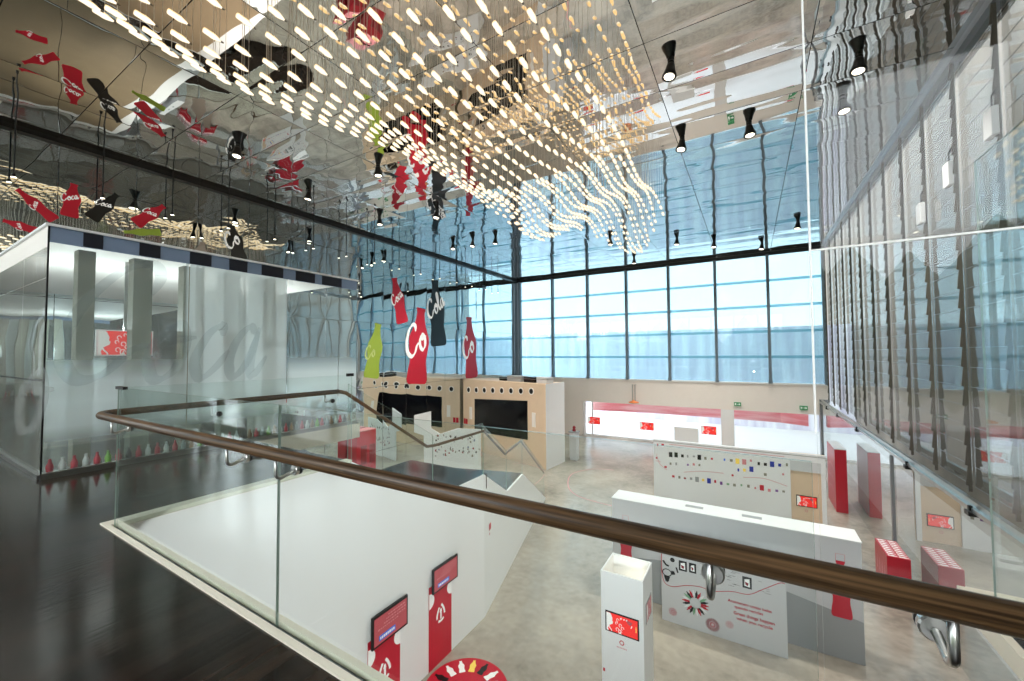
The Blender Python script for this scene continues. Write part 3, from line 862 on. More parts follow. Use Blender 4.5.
g.strip(circle(TX0 + .31, -2.84, .03, 16), .012, (0, TY0 - .004, 0), (1, 0, 0), (0, 0, 1), 0, True)
for k in range(7):
    g.flat([(TX0 + .235 + k * .022, -2.925), (TX0 + .248 + k * .022, -2.925), (TX0 + .248 + k * .022, -2.908), (TX0 + .235 + k * .022, -2.908)], (0, TY0 - .004, 0), (1, 0, 0), (0, 0, 1), 1)
g.flat([(TX0 + .02, -3.35), (TX0 + .05, -3.35), (TX0 + .05, -3.3), (TX0 + .02, -3.3)], (0, TY0 - .004, 0), (1, 0, 0), (0, 0, 1), 0)
g.build('emblem', [M['red'], M['pinkink']], tw)
bpy_l = bpy.data.lights.new('tower_light', 'POINT'); bpy_l.energy = .8; bpy_l.color = (1, .8, .55); bpy_l.shadow_soft_size = .05
lo = bpy.data.objects.new('tower_light', bpy_l); COL.objects.link(lo); lo.location = (TX0 + .42, TY0 + .35, TZ - .3)
lo.parent = tw; lo.matrix_parent_inverse = Matrix.Translation(tw.location).inverted()

# long white partition with red bottles
lw_ = thing('exhibition_wall', 'long low white exhibition wall with a red bottle at each end', 'exhibition wall', (-.6, 9.5, ZF))
MB().box(-2.83, 1.6, 9.24, 9.82, ZF, -1.9).build('wall_body', [M['greywhite']], lw_)
MB().box(-2.84, 1.61, 9.23, 9.83, -1.9, -1.885).build('top_board', M['boardwhite'], lw_)
for a in (-1.29, -.22):
    MB().box(a, a + .35, 9.48, 9.60, -1.884, -1.878).build('vent_slot', M['grey'], lw_)
g = MB().flat([(-2.83, ZF), (1.6, ZF), (1.6, -3.27), (.48, -3.05), (-.6, -2.9), (-2.83, -3.2)], (0, 9.236, 0), (1, 0, 0), (0, 0, 1))
g.build('grey_lower_area', M['grey'], lw_)  # flat grey area over the lower front face
for cx, zb, zt, w in ((-2.52, -3.32, -2.36, .29), (1.30, -3.28, -2.28, .30)):
    g = MB(); g.flat([(cx + u, zb + v) for u, v in bottle_outline(zt - zb, w)], (0, 9.232, 0), (1, 0, 0), (0, 0, 1), 0)
    g.strip([(cx - .065, zt - .01), (cx - .065, zt + .12), (cx + .065, zt + .12), (cx + .065, zt - .01)], .008, (0, 9.231, 0), (1, 0, 0), (0, 0, 1), 1)
    g.build('bottle_print', [M['redsticker'], M['pinkink']], lw_)
# printed panel in front of it
pnl = thing('graphic_panel', 'white printed panel with bottle rosettes and red lettering before the long white wall', 'panel', (-.6, 8.8, ZF))
MB().box(-1.67, .46, 8.75, 8.83, ZF, -2.2).build('board', M['greywhite'], pnl)
g = MB(); A = ((0, 8.744, 0), (1, 0, 0), (0, 0, 1))
line = [(-1.66, -2.62), (-1.66, -2.85), (-1.655, -3.07), (-1.60, -3.25), (-1.44, -3.28), (-1.21, -3.19), (-.95, -3.14), (-.73, -3.16), (-.4, -3.07), (-.12, -3.04), (.11, -2.88), (.36, -2.7), (.44, -2.69)]
g.strip(spline(line, 5), .012, *A, 0)
for cx, cz, r, kind in ((-1.04, -3.48, .24, 0), (-1.46, -3.78, .085, 1), (-.74, -3.80, .13, 2), (-.45, -3.70, .075, 3)):
    nn = 22 if r > .1 else 14
    for k in range(nn):
        a = 2 * PI * k / nn; d = (math.cos(a), math.sin(a)); p = (-d[1], d[0])
        mi = {0: (0, 1, 3, 4, 0, 1, 4)[k % 7], 1: 0, 2: 2, 3: 5}[kind]
        L = r * (.58 if kind == 0 else .5)
        g.flat([(cx + d[0] * (r - L + v) + p[0] * u, cz + d[1] * (r - L + v) + p[1] * u) for u, v in bottle_outline(L, L * (.34 if kind == 0 else .28))], *A, mi)
    if kind:
        g.strip(circle(cx, cz, r * .3, 14), r * .16, *A, 0 if kind < 3 else 5, True)
g.build('bottle_rosettes', [M['red'], M['blacksticker'], M['reddark'], M['greenink'], M['boardwhite'], M['pinkink']], pnl)
for x0, x1, z0, z1 in ((-1.33, -1.18, -2.92, -2.72), (-1.14, -1.01, -2.91, -2.72), (-.22, -.07, -2.94, -2.73)):
    g = MB(); g.flat([(x0, z0), (x1, z0), (x1, z1), (x0, z1)], *A, 0)
    g.flat([(x0 + .03, z0 + .04), (x1 - .03, z0 + .03), (x1 - .035, z1 - .03), (x0 + .035, z1 - .05)], (0, 8.741, 0), (1, 0, 0), (0, 0, 1), 1)
    g.flat([(x0 + .05, z0 + .06), (x1 - .06, z0 + .05), (x1 - .05, z0 + .10), (x0 + .04, z0 + .12)], (0, 8.738, 0), (1, 0, 0), (0, 0, 1), 2)
    g.build('framed_photo', [M['blacksticker'], M['whiteink'], M['reddark']], pnl)
g = MB()
g.flat(circle(-1.45, -2.75, .045), *A)
g.strip(spline([(-1.63, -2.80), (-1.58, -2.87), (-1.52, -2.89)], 4), .035, *A)
g.strip(circle(-1.56, -3.03, .085, 20, .07), .018, *A, 0, True)
g.flat([(-1.62, -3.10), (-1.50, -3.10), (-1.53, -3.2), (-1.56, -3.22), (-1.59, -3.2)], *A)
g.flat([(-1.48, -2.97), (-1.42, -2.97), (-1.40, -3.03), (-1.46, -3.05)], *A)
g.strip([(-1.38, -2.88), (-1.35, -2.98)], .03, *A)
for k in range(26):
    x = random.choice((-.95, -.85, -.5, -.42, .0, .1)) + random.uniform(0, .06); z = random.uniform(-2.98, -2.66)
    g.strip([(x, z), (x + random.uniform(.05, .13), z)], .005, *A)
g.build('line_drawings', M['blacksticker'], pnl)
def text_mesh(body, size, name, mat, parent, O, ax, ay, align='LEFT'):
    cu = bpy.data.curves.new(name, 'FONT'); cu.body = body; cu.size = size; cu.align_x = align; cu.offset = size * .022
    tmp = bpy.data.objects.new(name, cu); COL.objects.link(tmp)
    dg = bpy.context.evaluated_depsgraph_get()
    me = bpy.data.meshes.new_from_object(tmp.evaluated_get(dg))
    bpy.data.objects.remove(tmp)
    O, ax, ay = Vector(O), Vector(ax), Vector(ay)
    mb = MB(); mb.add([O + ax * v.co.x + ay * v.co.y for v in me.vertices], [tuple(p.vertices) for p in me.polygons])
    bpy.data.meshes.remove(me)
    return mb.build(name, mat, parent)
for body, x, z, s_ in (('Acontecem coisas belas', -.47, -3.27, .073), ('quando reciclas', -.36, -3.355, .073), ('Great things happen', -.38, -3.475, .08), ('when you recycle', -.33, -3.565, .08)):
    text_mesh(body, s_, 'lettering', M['red'], pnl, (x, 8.743, z), (1, 0, 0), (0, 0, 1))

# far white exhibition wall with rows of small pictures
eb = thing('exhibition_wall', 'white exhibition wall covered with rows of tiny coloured pictures near the storefront', 'exhibition wall', (-.7, 16.1, ZF))
MB().box(-3.27, 1.05, 16.05, 16.2, ZF, -1.85).build('board', M['boardwhite'], eb)
MB().box(1.05, 1.97, 16.12, 16.2, ZF, -1.85).build('side_board', M['beige'], eb)
MB().box(1.86, 1.97, 16.05, 16.12, ZF, -1.85).box(1.05, 1.86, 16.05, 16.12, -2.1, -1.85).box(1.05, 1.86, 16.06, 16.12, -2.42, -2.1, 1).build('side_frame', [M['boardwhite'], M['greywhite']], eb)
MB().box(-3.27, 1.97, 16.035, 16.05, -1.92, -1.90).build('top_line', M['grey'], eb)
pics = [(-2.65, -2.36), (-2.46, -2.35), (-2.24, -2.36), (-2.06, -2.35), (-1.85, -2.33), (-1.67, -2.34), (-1.47, -2.35), (-1.26, -2.34), (-.86, -2.32), (-.65, -2.32), (-.46, -2.32), (-.26, -2.32), (-.06, -2.25), (-2.66, -2.70), (-2.46, -2.68), (-2.06, -2.66), (-1.86, -2.62), (-1.67, -2.62), (.55, -2.29), (.76, -2.29), (.96, -2.25), (-.44, -2.62), (-.26, -2.60), (-.05, -2.54), (.35, -2.66), (.85, -2.58), (-2.57, -3.16), (-2.36, -3.16), (-2.17, -3.17), (-1.96, -3.15), (-1.76, -3.15), (-1.56, -3.14), (-1.37, -3.14), (-1.17, -3.13), (-.98, -3.16), (-.77, -3.16), (-.57, -3.16), (-.36, -3.13), (-.15, -3.13), (.05, -3.16), (.24, -3.12), (.45, -3.17), (.66, -3.15), (.85, -3.14), (-.62, -2.83), (-3.11, -2.05), (-2.93, -2.03), (-3.16, -2.55), (-2.84, -2.85), (.36, -2.32), (.17, -2.32)]
pc = {0: 'screen', 1: 'screen', 2: 'black', 3: 'grey', 4: 'grey', 5: 'screen', 6: 'column', 7: 'red', 8: 'blueink', 10: 'yellow', 11: 'pinkink', 18: 'navy', 19: 'navy', 23: 'navy', 21: 'navy', 22: 'yellow', 26: 'red', 28: 'reddark', 30: 'grey', 31: 'yellow', 32: 'navy', 33: 'red', 34: 'purple', 35: 'greenink', 37: 'greenink', 40: 'red', 44: 'red', 45: 'red', 46: 'red', 47: 'red', 48: 'red', 49: 'black', 50: 'black'}
for k, (x, z) in enumerate(pics):
    big = k in (0, 1, 5, 18, 23, 30, 32, 40, 10, 11)
    w, h = (.12, .18) if big else (random.uniform(.05, .09), random.uniform(.06, .11))
    MB().box(x - w / 2, x + w / 2, 16.04, 16.05, z - h / 2, z + h / 2).build('printed_picture', M[pc.get(k, random.choice(['grey', 'column', 'pinkink', 'purple']))], eb)
g = MB()
for pts in ([(-2.2, -2.95), (-1.6, -2.83), (-.9, -2.8)], [(-.3, -2.85), (.3, -2.8), (.95, -2.95)], [(-3.16, -2.4), (-3.05, -2.75), (-2.8, -2.95)], [(-3.2, -2.66), (-3.0, -2.68)], [(-2.7, -1.98), (.9, -2.0)]):
    g.strip(spline(pts, 6), .014, (0, 16.044, 0), (1, 0, 0), (0, 0, 1))
g.build('red_line', M['pinkink'], eb)
g = MB().box(1.19, 1.74, 16.09, 16.12, -3.55, -3.2); scr = g.build('screen', M['black'], eb)
g = MB(); red_graphic(g, (1.21, 16.084, -3.53), (1, 0, 0), (0, 0, 1), .51, .31); g.build('picture', GMAT, scr)
g = MB().strip(circle(1.45, -3.68, .035, 12), .015, (0, 16.115, 0), (1, 0, 0), (0, 0, 1), 0, True); g.build('emblem', M['pinkink'], eb)

# red slab and red bottle plinth beside the storefront
ro = thing('display_column', 'tall slim glossy red display slab near the storefront corner', 'display column', (2.57, 18.3, ZF))
MB().box(2.41, 2.73, 17.5, 19.1, ZF, -1.88).build('body', M['redbox'], ro, bevel=.01)
MB().box(2.41, 2.73, 17.5, 19.1, -1.88, -1.86).build('lid', M['greywhite'], ro)
g = MB()
for k in range(3):
    g.strip([(17.7, -2.6 - k * .4), (18.3, -2.5 - k * .4), (18.8, -2.6 - k * .4)], .05, (2.404, 0, 0), (0, 1, 0), (0, 0, 1))
g.build('side_print', M['pinkink'], ro)
bp_ = thing('bottle_plinth', 'red plinth patterned with rows of white bottles on top', 'plinth', (2.62, 12.1, ZF))
PX0, PX1, PY0, PY1, PZ = 2.42, 2.80, 11.58, 12.56, -2.92
MB().box(PX0, PX1, PY0, PY1, -3.70, PZ).build('body', M['redbox'], bp_, bevel=.008)
for x in (PX0 + .07, (PX0 + PX1) / 2 + .06, PX1 - .05):
    for y in (PY0 + .06, PY1 - .06):
        MB().lathe([(.04, 0), (.05, .03), (.045, .1), (.055, .17), (.03, .26), (.03, .31)], (x, y, ZF), n=10).build('foot', M['redbox'], bp_, smooth=True)
g = MB()
for i in range(9):
    for j in range(2):
        g.flat(bottle_outline(.15, .055), (PX0 + .03 + j * .18, PY0 + .06 + i * .105, PZ + .004), (0, 1, 0), (1, 0, 0))
g.build('bottle_pattern', M['whiteink'], bp_)
g = MB()
for i in range(4):
    g.flat(bottle_outline(.3, .1), (PX0 - .004, PY0 + .18 + i * .2, -3.5), (0, -1, 0), (0, 0, 1))
g.build('side_pattern', M['pinkink'], bp_)

# cinema block with big black screen
A0, B0 = Vector((-14.7, 18.96)), Vector((-8.34, 17.06))
u = (B0 - A0).normalized(); nrm = Vector((u.y, -u.x)); bk_ = -nrm
cb = thing('cinema_block', 'large pale maple block with a black screen and a row of round holes', 'exhibition block', ((A0.x + B0.x) / 2, (A0.y + B0.y) / 2, ZF))
W = (B0 - A0).length
dep = 1.8
sd = Vector((.09, .996))
base = [A0, B0, B0 + sd * dep, A0 + sd * dep]
MB().hexa([tuple(p) for p in base], ZF, .0).build('body', M['beige'], cb)
e1 = B0 + u * .005
MB().hexa([tuple(B0), tuple(B0 + u * .02), tuple(B0 + u * .02 + sd * dep), tuple(B0 + sd * dep)], ZF, .02).build('side_panel', M['boardwhite'], cb)
bO = (A0.x + nrm.x * .01, A0.y + nrm.y * .01, 0); bax = (u.x, u.y, 0)
FR = lambda px, z: (px, z)
dd = (nrm.x * .02, nrm.y * .02, 0)
MB().extr([(1.12, -2.95), (5.42, -2.78), (5.42, -.86), (1.12, -1.10)], (A0.x, A0.y, 0), bax, (0, 0, 1), dd).build('screen', M['screen'], cb)
for k in range(8):
    cxx = .55 + k * .735
    O = Vector((A0.x, A0.y, -.62 + .035 * k)) + Vector((u.x, u.y, 0)) * cxx
    MB().lathe([(.05, 0), (.18, .001), (.18, .02), (.13, .021), (.05, .01)], O, (nrm.x, nrm.y, 0), 18, mfun=lambda i: 0 if i < 3 else 1).build('round_hole', [M['fascia'], M['black']], cb)
for cxx, z in ((.75, -1.95), (5.85, -1.75)):
    MB().extr([(cxx - .12, z - .35), (cxx + .12, z - .35), (cxx + .12, z + .35), (cxx - .12, z + .35)], (A0.x, A0.y, 0), bax, (0, 0, 1), dd).build('speaker_grille', M['column' if 0 else 'fascia'], cb)
fsg = MB()
for a in (.08, .28):
    fsg.extr([(a, -2.62), (a + .15, -2.62), (a + .15, -2.32), (a, -2.32)], (A0.x + nrm.x * .004, A0.y + nrm.y * .004, 0), bax, (0, 0, 1), dd)
q = thing('fire_sign', 'pair of red fire alarm plates on the maple cinema block', 'sign', (A0.x + .2, A0.y - .1, -2.6))
fsg.build('plate', M['red'], q)
def rotbox(cx, cy, w, d, h, z):
    c = Vector((cx, cy))
    return [tuple(c - u * w / 2 - bk_ * d / 2), tuple(c + u * w / 2 - bk_ * d / 2), tuple(c + u * w / 2 + bk_ * d / 2), tuple(c - u * w / 2 + bk_ * d / 2)], z, z + h
for along, w, h, m_, lab in ((3.0, .5, .18, 'black', 'small black amplifier on top of the maple cinema block'), (3.95, 1.1, .3, 'grey', 'long grey equipment crate on top of the maple cinema block'),
                             (5.1, .8, .27, 'black', 'black equipment case on top of the maple cinema block'), (5.95, .7, .3, 'greywhite', 'pale grey equipment case on the corner of the cinema block')):
    c = A0 + u * along + bk_ * .7
    t = thing('equipment_case', lab, 'equipment case', (c.x, c.y, 0))
    MB().hexa(*rotbox(c.x, c.y, w, .5, h, .004)).build('case', M[m_], t, bevel=.015)
    MB().hexa(*rotbox(c.x, c.y, w + .02, .52, .03, h * .62)).build('lid_band', M['steel'], t)

# folded white panel with tiny prints beside the mirror wall
P0, P1 = Vector((-13.84, 14.72)), Vector((-10.92, 15.42))
pu = (P1 - P0).normalized(); pn = Vector((pu.y, -pu.x))
ip = thing('folded_panel', 'white panel with zigzag top and scattered tiny prints beside the mirrored wall', 'panel', (-12.4, 15.1, ZF))
pp = [((Vector(a) - P0).dot(pu), z) for a, z in (((-13.84, 14.72), ZF), ((-10.92, 15.42), ZF), ((-10.94, 15.42), -2.07), ((-12.12, 15.13), -2.08), ((-13.0, 14.92), -2.39), ((-13.48, 14.81), -2.15), ((-13.49, 14.80), -1.32), ((-14.38, 14.59), -1.55), ((-14.38, 14.59), -2.39), ((-13.86, 14.72), -2.52))]
MB().extr(pp, (P0.x, P0.y, 0), (pu.x, pu.y, 0), (0, 0, 1), (-pn.x * .05, -pn.y * .05, 0)).build('board', M['boardwhite'], ip)
for k in range(52):
    a = .55 + random.random() * 2.35; z = random.uniform(-3.5, -2.45)
    MB().extr([(0, 0), (random.uniform(.04, .1), 0), (random.uniform(.04, .08), random.uniform(.05, .13)), (0, .07)], (P0.x + pu.x * a + pn.x * .004, P0.y + pu.y * a + pn.y * .004, z), (pu.x, pu.y, 0), (0, 0, 1), (pn.x * .004, pn.y * .004, 0)).build('small_print', M[random.choice(['black', 'grey', 'column', 'reddark', 'bluegrey'])], ip)

rc = thing('red_reflection_box', 'red box standing in for a reflection in the mirrored wall beyond the stairs', 'reflected box', (-14.4, 11.6, ZF))  # solid box standing in for a red kiosk reflected in the mirror wall
MB().box(-14.75, -14.2, 11.1, 12.1, ZF, -1.8).build('body', M['redbox'], rc, bevel=.015)
MB().box(-14.76, -14.19, 11.09, 12.11, -1.8, -1.77).build('top', M['pinkink'], rc)
for y in (11.3, 11.75):
    MB().box(-14.2, -14.185, y, y + .3, -3.2, -2.4).build('door', M['reddark'], rc)

pd = thing('info_stand', 'slim grey stand with a red item on top beside the cinema block', 'stand', (-8.0, 19.3, ZF))
MB().box(-8.1, -7.7, 19.3, 19.65, ZF, -2.6).build('body', M['greywhite'], pd, bevel=.02)
MB().box(-8.14, -7.66, 19.26, 19.69, -2.6, -2.55).build('top', M['grey'], pd)
MB().lathe([(.08, 0), (.1, .05), (.06, .14), (.09, .2), (.03, .28)], (-7.9, 19.47, -2.55), n=10).build('ornament', M['reddark'], pd, smooth=True)

# red screens on the bright storefront
for x0, z0, w, lab in ((-9.24, -3.12, .78, 'small red screen on the storefront nearest the cinema block'), (-5.92, -3.2, .80, 'small red screen at the middle of the long storefront'), (-2.48, -3.14, .74, 'small red screen at the storefront end beside the white pier')):
    monitor(lab, (x0, 25.2, z0), (1, 0, 0), (0, 0, 1), w, .42, fr=.015, framemat=M['red'])
    for o in [COL.objects[-1]]:
        pass
wp = thing('white_counter', 'pale grey counter standing before the bright storefront', 'counter', (-3.2, 25.0, ZF))
MB().box(-4.0, -2.6, 24.95, 25.4, ZF, -3.9).box(-3.95, -2.65, 25.28, 25.38, -3.9, -2.9).build('body', M['boardwhite'], wp)
for x, z, lab in ((-.83, -1.40, 'green exit sign over the storefront beside the white pier'), (2.15, -1.42, 'green exit sign over the storefront near the louvred wall')):
    t = thing('exit_sign', lab, 'exit sign', (x + .15, 25.5, z))
    MB().box(x, x + .34, 25.5, 25.598, z - .1, z + .1).build('case', M['exitgreen'], t)
    g = MB(); A_ = ((x, 25.495, z), (1, 0, 0), (0, 0, 1))
    g.flat([(.04, -.04), (.11, -.04), (.11, .05), (.04, .05)], *A_); g.strip([(.16, 0), (.3, 0)], .03, *A_); g.strip([(.24, .05), (.3, 0), (.24, -.05)], .025, *A_)
    g.build('pictogram', M['whiteink'], t)
hl = thing('hanging_fitting', 'small orange fitting hung by two rods on the cream fascia', 'light fitting', (-6.28, 25.5, -1.6))
MB().lathe([(.06, 0), (.30, .05), (.32, .09), (.1, .16), (.05, .2)], (-6.28, 25.25, -1.66), n=14).build('dish', M['orange'], hl, smooth=True)
MB().tube([(-6.36, 25.3, -1.5), (-6.36, 25.3, -.5), (-6.36, 25.6, -.5)], .025, 8).tube([(-6.2, 25.3, -1.5), (-6.2, 25.3, -.5), (-6.2, 25.6, -.5)], .025, 8).build('rods', M['steel'], hl)
fl = thing('floor_line', 'thin curved red line drawn on the concrete near the cinema block', 'floor line', (-6.6, 16, ZF))
g = MB().strip(spline([(-5.6, 18.6), (-6.5, 18.3), (-7.05, 17.1), (-6.62, 15.58), (-5.89, 14.64), (-4.83, 14.3), (-3.6, 14.2)], 6), .035, (0, 0, ZF + .004), (1, 0, 0), (0, 1, 0))
g.build('line', M['pinkink'], fl)

# ------------------------------------------------------------------ bottle stickers on the mirrored wall
def sticker(label, m, head, foot, w, word, sc_, sx=0, ink='whiteink'):
    """bottle lying from foot to head (y, z) on the left wall"""
    h = Vector(head); f = Vector(foot); ay2 = (h - f); L = ay2.length; ay2.normalize(); ax2 = Vector((ay2.y, -ay2.x))
    ax = (0, ax2.x, ax2.y); ay = (0, ay2.x, ay2.y)
    t = thing('bottle_sign', label, 'wall sticker', (XL, f.x, f.y))
    MB().extr(bottle_outline(L, w), (XL + .012, f.x, f.y), ax, ay, (-.01, 0, 0)).build('bottle_shape', M[m], t)
    if word:
        g = MB(); st_, wd = script_strokes(word, False)
        k = w * sc_ / wd
        a = .55                                     # lettering climbs across the belly
        ca, sa = math.cos(a), math.sin(a)
        X3 = Vector((0, ax2.x * ca + ay2.x * sa, ax2.y * ca + ay2.y * sa)) * k
        Y3 = Vector((0, -ax2.x * sa + ay2.x * ca, -ax2.y * sa + ay2.y * ca)) * k * 1.25
        O = Vector((XL + .016, f.x, f.y)) + Vector((0, ay2.x, ay2.y)) * L * (.40 if len(word) > 2 else .30) - Vector((0, ax2.x, ax2.y)) * w * .5
        add_script(g, word, O, X3, Y3, 0, .17, False)
        g.build('lettering', M[ink], t)
sticker('red bottle sticker leaning over the corner of the glass box, highest on the left', 'redsticker', (2.01, 5.43), (2.62, 4.86), .24, 'Coca', .9)
sticker('upright red bottle sticker above the near corner of the glass box', 'redsticker', (2.93, 5.89), (2.86, 5.02), .33, 'Coca', 1.0)
sticker('tilted black bottle sticker between two red ones above the glass box', 'blacksticker', (3.74, 5.9), (3.25, 5.08), .32, 'Coca', 1.0)
sticker('steeply tilted red bottle sticker beside the black one above the glass box', 'redsticker', (4.76, 5.9), (4.13, 5.2), .32, 'Coca', 1.0)
sticker('nearly flat red bottle sticker half hidden by the glass box corner', 'redsticker', (1.82, 4.63), (2.36, 4.50), .2, 'Coca', .9)
sticker('lying lime green bottle sticker just above the glass box edge', 'greensticker', (3.90, 4.90), (4.70, 5.10), .2, '', 1)
sticker('slim upright black bottle sticker above the far half of the glass box', 'blacksticker', (6.55, 5.83), (6.83, 4.70), .5, 'Co', 1.0)
sticker('pale taupe bottle sticker beside the slim black one above the glass box', 'greysticker', (5.75, 5.05), (5.65, 4.2), .4, '', 1)
sticker('lime green bottle sticker low on the mirrored wall', 'greensticker', (12.72, 2.9), (12.33, .4), .85, 'Co', .7, ink='palegreen')
sticker('red bottle sticker with neck glow high on the mirrored wall', 'redsticker', (13.68, 5.2), (14.25, 3.03), .78, 'Coca', 1.1)
sticker('largest red bottle sticker standing low on the mirrored wall', 'redsticker', (15.55, 3.9), (15.22, -.06), 1.45, 'Co', 1.1)
sticker('black bottle sticker with white script, highest of the big ones', 'blacksticker', (16.6, 5.56), (16.95, 1.93), 1.3, 'Cola', 1.25)
sticker('red bottle sticker on the mirrored wall nearest the maple block', 'redsticker', (19.71, 3.75), (20.0, -.01), 1.25, 'Co', 1.0)

# ------------------------------------------------------------------ rods along the top of the mirrored wall
for k in range(15):
    y = 1.92 + 1.48 * k
    t = thing('hanging_rod', 'thin black rod hanging from the ceiling line before the mirrored wall', 'rod', (XL + .25, y, ZC), 'hanging rods along the mirrored wall')
    MB().tube([(XL + .25, y, ZC), (XL + .25, y, 5.72)], .016, 8).build('rod', M['black'], t)
    MB().lathe([(.02, 0), (.045, .005), (.03, .08), (.016, .1)], (XL + .25, y, 5.62), n=10, mfun=lambda i: 1 if i < 1 else 0).build('lamp', [M['black'], M['lamp']], t, smooth=True)

# ------------------------------------------------------------------ ceiling spotlights
SP = [(-1.15, 7.8, 'above the balustrade, nearest the bottle chandelier'), (-1.36, 10.79, 'second out from the bottle chandelier edge'), (.1, 10.91, 'paired beside the one nearer the chandelier'), (1.85, 9.45, 'close to the louvred wall, largest in view'),
      (1.83, 10.88, 'close to the louvred wall, just beyond the largest'), (1.84, 20.23, 'close to the louvred wall near the end windows'), (-9.08, 7.75, 'under the chandelier edge over the stairs'), (-12.41, 7.76, 'over the far half of the glass box'),
      (-12.5, 10.76, 'near the mirrored wall over the lime green bottle'), (-12.4, 15.2, 'near the mirrored wall over the big red bottle'), (-11.26, 15.3, 'middle of the trio near the mirrored wall'), (-10.08, 15.46, 'farthest from the wall of the trio by the mirrored wall'),
      (-5.59, 23.1, 'before the end windows under the chandelier tip'), (-2.86, 20.16, 'in the middle before the end windows'), (-1.39, 21.67, 'lit, right of the middle before the end windows'), (-5.57, 18.47, 'just beyond the chandelier tip'),
      (.64, 23.36, 'closest to the end windows'), (-11.29, 5.11, 'above the near half of the glass box'), (-10.05, 11.37, 'large, between the stairs and the mirrored wall')]
for k, (x, y, where) in enumerate(SP):
    t = thing('ceiling_spotlight', 'black ceiling spotlight ' + where, 'spotlight', (x, y, ZC))
    MB().lathe([(.05, 0), (.06, -.01), (.06, -.05), (.045, -.07)], (x, y, ZC), n=14).build('base', M['black'], t, smooth=True)
    ax = Vector((random.uniform(-.18, .1), random.uniform(-.16, .05), -1)).normalized()
    O = Vector((x, y, ZC - .06))
    MB().lathe([(.06, 0), (.075, .02), (.08, .07), (.10, .14), (.128, .22), (.132, .26), (.115, .26), (.10, .25)], O, ax, 18).build('housing', M['black'], t, smooth=True)
    MB().lathe([(.004, 0), (.09, .001), (.09, .008), (.004, .009)], O + ax * .245, ax, 18).build('lamp', M['lamp'], t)
    L = bpy.data.lights.new('spotlight_beam', 'SPOT'); L.energy = 340; L.spot_size = 1.9; L.spot_blend = .8; L.shadow_soft_size = .05; L.color = (1, .93, .84)
    lo = bpy.data.objects.new('spotlight_beam', L); COL.objects.link(lo)
    lo.location = O + ax * .28
    lo.rotation_mode = 'QUATERNION'; lo.rotation_quaternion = ax.to_track_quat('-Z', 'Y')
    lo.parent = t; lo.matrix_parent_inverse = Matrix.Translation(t.location).inverted()

# ------------------------------------------------------------------ chandelier of lit bottles
prof = [(.016, 0), (.030, .005), (.034, .02), (.034, .07), (.037, .10), (.034, .13), (.026, .155), (.017, .18), (.012, .195), (.009, .225)]
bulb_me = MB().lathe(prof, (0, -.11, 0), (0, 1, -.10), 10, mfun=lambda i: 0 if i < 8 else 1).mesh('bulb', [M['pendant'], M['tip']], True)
wire_me = MB().tube([(0, 0, 0), (0, 0, 1)], .004, 3, cap=False).mesh('wire', M['wire'])
def sheet(x, y):
    z = 5.60 + .16 * math.sin(1.5 * x + .55 * y + 1.0) + .13 * math.sin(.62 * y - .5 * x) - .02 * max(0, y - 8)
    z += .20 * math.sin(1.5 * (y - 9) + .8 * x) * max(0, min(1, (y - 8.5) / 2))
    d = -5.7 - x
    if d > 0:
        z += d * .35
    return z
spots = []
xcols = [-7.0, -6.75, -6.45, -6.1] + [-5.72 + .40 * k for k in range(10)]
for ci, x in enumerate(xcols):
    yy = .9 + (.17 if ci % 2 else 0)
    while yy < 16:
        xx = x + .05 * math.sin(yy * 1.1 + ci)
        far = 10.6 + (max(0, min(1, (x + 6.5) / 3.0))) * 4.4 if x < -3.4 else 15.0 - (x + 3.4) * 2.2
        if yy < far:
            spots.append((xx, yy))
        yy += .345 if yy < 8.3 else .27
for ci, x in enumerate(xcols[3:]):
    yy = 8.5 + .13 * (ci % 2)
    while yy < 16:
        xx = x + .2 + .05 * math.sin(yy * 1.1 + ci)
        far = 10.4 + (max(0, min(1, (xx + 6.5) / 3.0))) * 4.4 if xx < -3.4 else 14.8 - (xx + 3.4) * 2.2
        if yy < far and xx < -2.1:
            spots.append((xx, yy))
        yy += .27
spots.sort(key=lambda p: p[0] ** 2 + p[1] ** 2 + 17)
first = spots[:300]; rest = spots[300:]
for x, y in first:
    z = sheet(x, y)
    t = bpy.data.objects.new('pendant_light', None); COL.objects.link(t)
    t.location = (x, y, ZC); t.empty_display_size = .05
    tag(t, 'lit frosted bottle hanging on a fine wire in the wavy ceiling cloud', 'pendant light', 'lit bottle pendants of the ceiling cloud')
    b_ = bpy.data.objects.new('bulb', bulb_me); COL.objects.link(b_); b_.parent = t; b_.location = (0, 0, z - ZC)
    w_ = bpy.data.objects.new('wire', wire_me); COL.objects.link(w_); w_.parent = t; w_.location = (0, 0, z - ZC); w_.scale = (1, 1, ZC - z)
if rest:
    mb = MB()
    for x, y in rest:
        z = sheet(x, y)
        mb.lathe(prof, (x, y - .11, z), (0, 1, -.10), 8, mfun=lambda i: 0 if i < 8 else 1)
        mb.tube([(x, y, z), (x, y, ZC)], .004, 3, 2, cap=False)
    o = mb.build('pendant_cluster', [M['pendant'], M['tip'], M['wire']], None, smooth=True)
    tag(o, 'far tip of the cloud of lit bottles above the end windows', 'pendant lights', None, 'stuff')
print('pendants', len(spots))

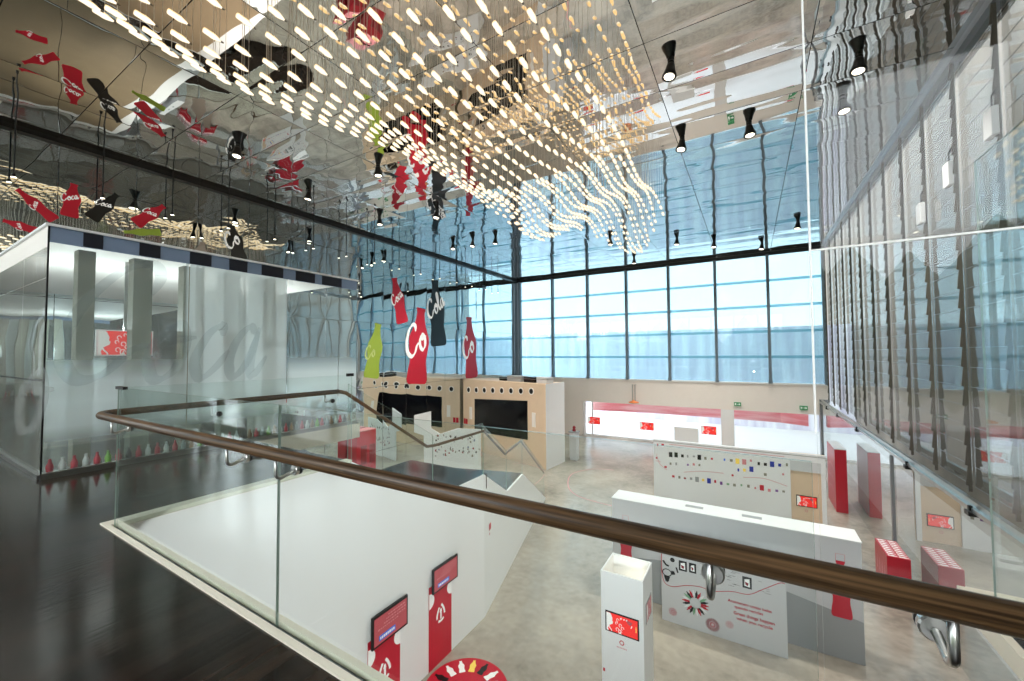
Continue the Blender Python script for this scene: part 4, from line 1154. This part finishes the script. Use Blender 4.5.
# ------------------------------------------------------------------ light
wd = bpy.data.worlds.new('daylight'); scene.world = wd; wd.use_nodes = True
nt = wd.node_tree
bg = nt.nodes['Background']
tc = N(nt, 'ShaderNodeTexCoord'); sx = N(nt, 'ShaderNodeSeparateXYZ'); nt.links.new(tc.outputs['Generated'], sx.inputs[0])
r = N(nt, 'ShaderNodeValToRGB')
r.color_ramp.elements[0].position = .0; r.color_ramp.elements[0].color = (.8, .8, .78, 1)
r.color_ramp.elements[1].position = .9; r.color_ramp.elements[1].color = (.72, .88, 1.0, 1)
e = r.color_ramp.elements.new(.5); e.color = (.97, .98, 1, 1)
nt.links.new(math_n(nt, 'MULTIPLY_ADD', sx.outputs[2], .5, .5), r.inputs[0])
nt.links.new(r.outputs[0], bg.inputs[0]); bg.inputs[1].default_value = 2.1
sl = bpy.data.lights.new('soft_sun', 'SUN'); sl.energy = 4.2; sl.angle = 1.2; sl.color = (1, 1, 1)
so = bpy.data.objects.new('soft_sun', sl); COL.objects.link(so)
so.rotation_mode = 'QUATERNION'; so.rotation_quaternion = Vector((-.75, 1, -.62)).to_track_quat('-Z', 'Y')
ul = bpy.data.lights.new('stair_wall_fill', 'SPOT'); ul.spot_size = 2.6; ul.spot_blend = .9; ul.shadow_soft_size = .06; ul.energy = 330  # fill lamp added under the mezzanine to brighten the white stair wall
uo = bpy.data.objects.new('stair_wall_fill', ul); COL.objects.link(uo); uo.location = (.3, .85, -.6)
uo.rotation_mode = 'QUATERNION'; uo.rotation_quaternion = Vector((-.8, .5, -.15)).to_track_quat('-Z', 'Y')
for x_, y, z_ in ((-9.4, 2.0, 1.9), (-9.2, 3.45, 1.7), (-9.6, 5.0, 1.9)):
    al = bpy.data.lights.new('box_fill', 'POINT'); al.shadow_soft_size = 0; al.energy = 48; al.color = (.88, .98, 1)  # unseen point lights added inside to brighten the frosted box
    ao = bpy.data.objects.new('box_fill', al); COL.objects.link(ao); ao.location = (x_, y, z_)
    ao.parent = box; ao.matrix_parent_inverse = Matrix.Translation(box.location).inverted()

# ------------------------------------------------------------------ camera
yaw, pitch, roll = .53767, .034194, -.006042
fwd = Vector((-math.sin(yaw) * math.cos(pitch), math.cos(yaw) * math.cos(pitch), math.sin(pitch)))
right = Vector((math.cos(yaw), math.sin(yaw), 0)); up = right.cross(fwd)
rr = right * math.cos(roll) + up * math.sin(roll); uu = -right * math.sin(roll) + up * math.cos(roll)
cam = bpy.data.cameras.new('camera'); co = bpy.data.objects.new('camera', cam); COL.objects.link(co)
mw = Matrix.Identity(4)
for i in range(3):
    mw[i][0], mw[i][1], mw[i][2] = rr[i], uu[i], -fwd[i]
mw[2][3] = 1.45
co.matrix_world = mw
cam.sensor_fit = 'HORIZONTAL'; cam.sensor_width = 36; cam.lens = 398.8 / 1024 * 36
cam.clip_start = .05; cam.clip_end = 300
scene.camera = co
scene.view_settings.view_transform = 'Standard'
scene.view_settings.look = 'None'
scene.view_settings.exposure = 0.86
scene.cycles.transparent_max_bounces = 32
scene.cycles.max_bounces = 12
scene.cycles.glossy_bounces = 7
scene.cycles.diffuse_bounces = 4
scene.cycles.use_denoising = True
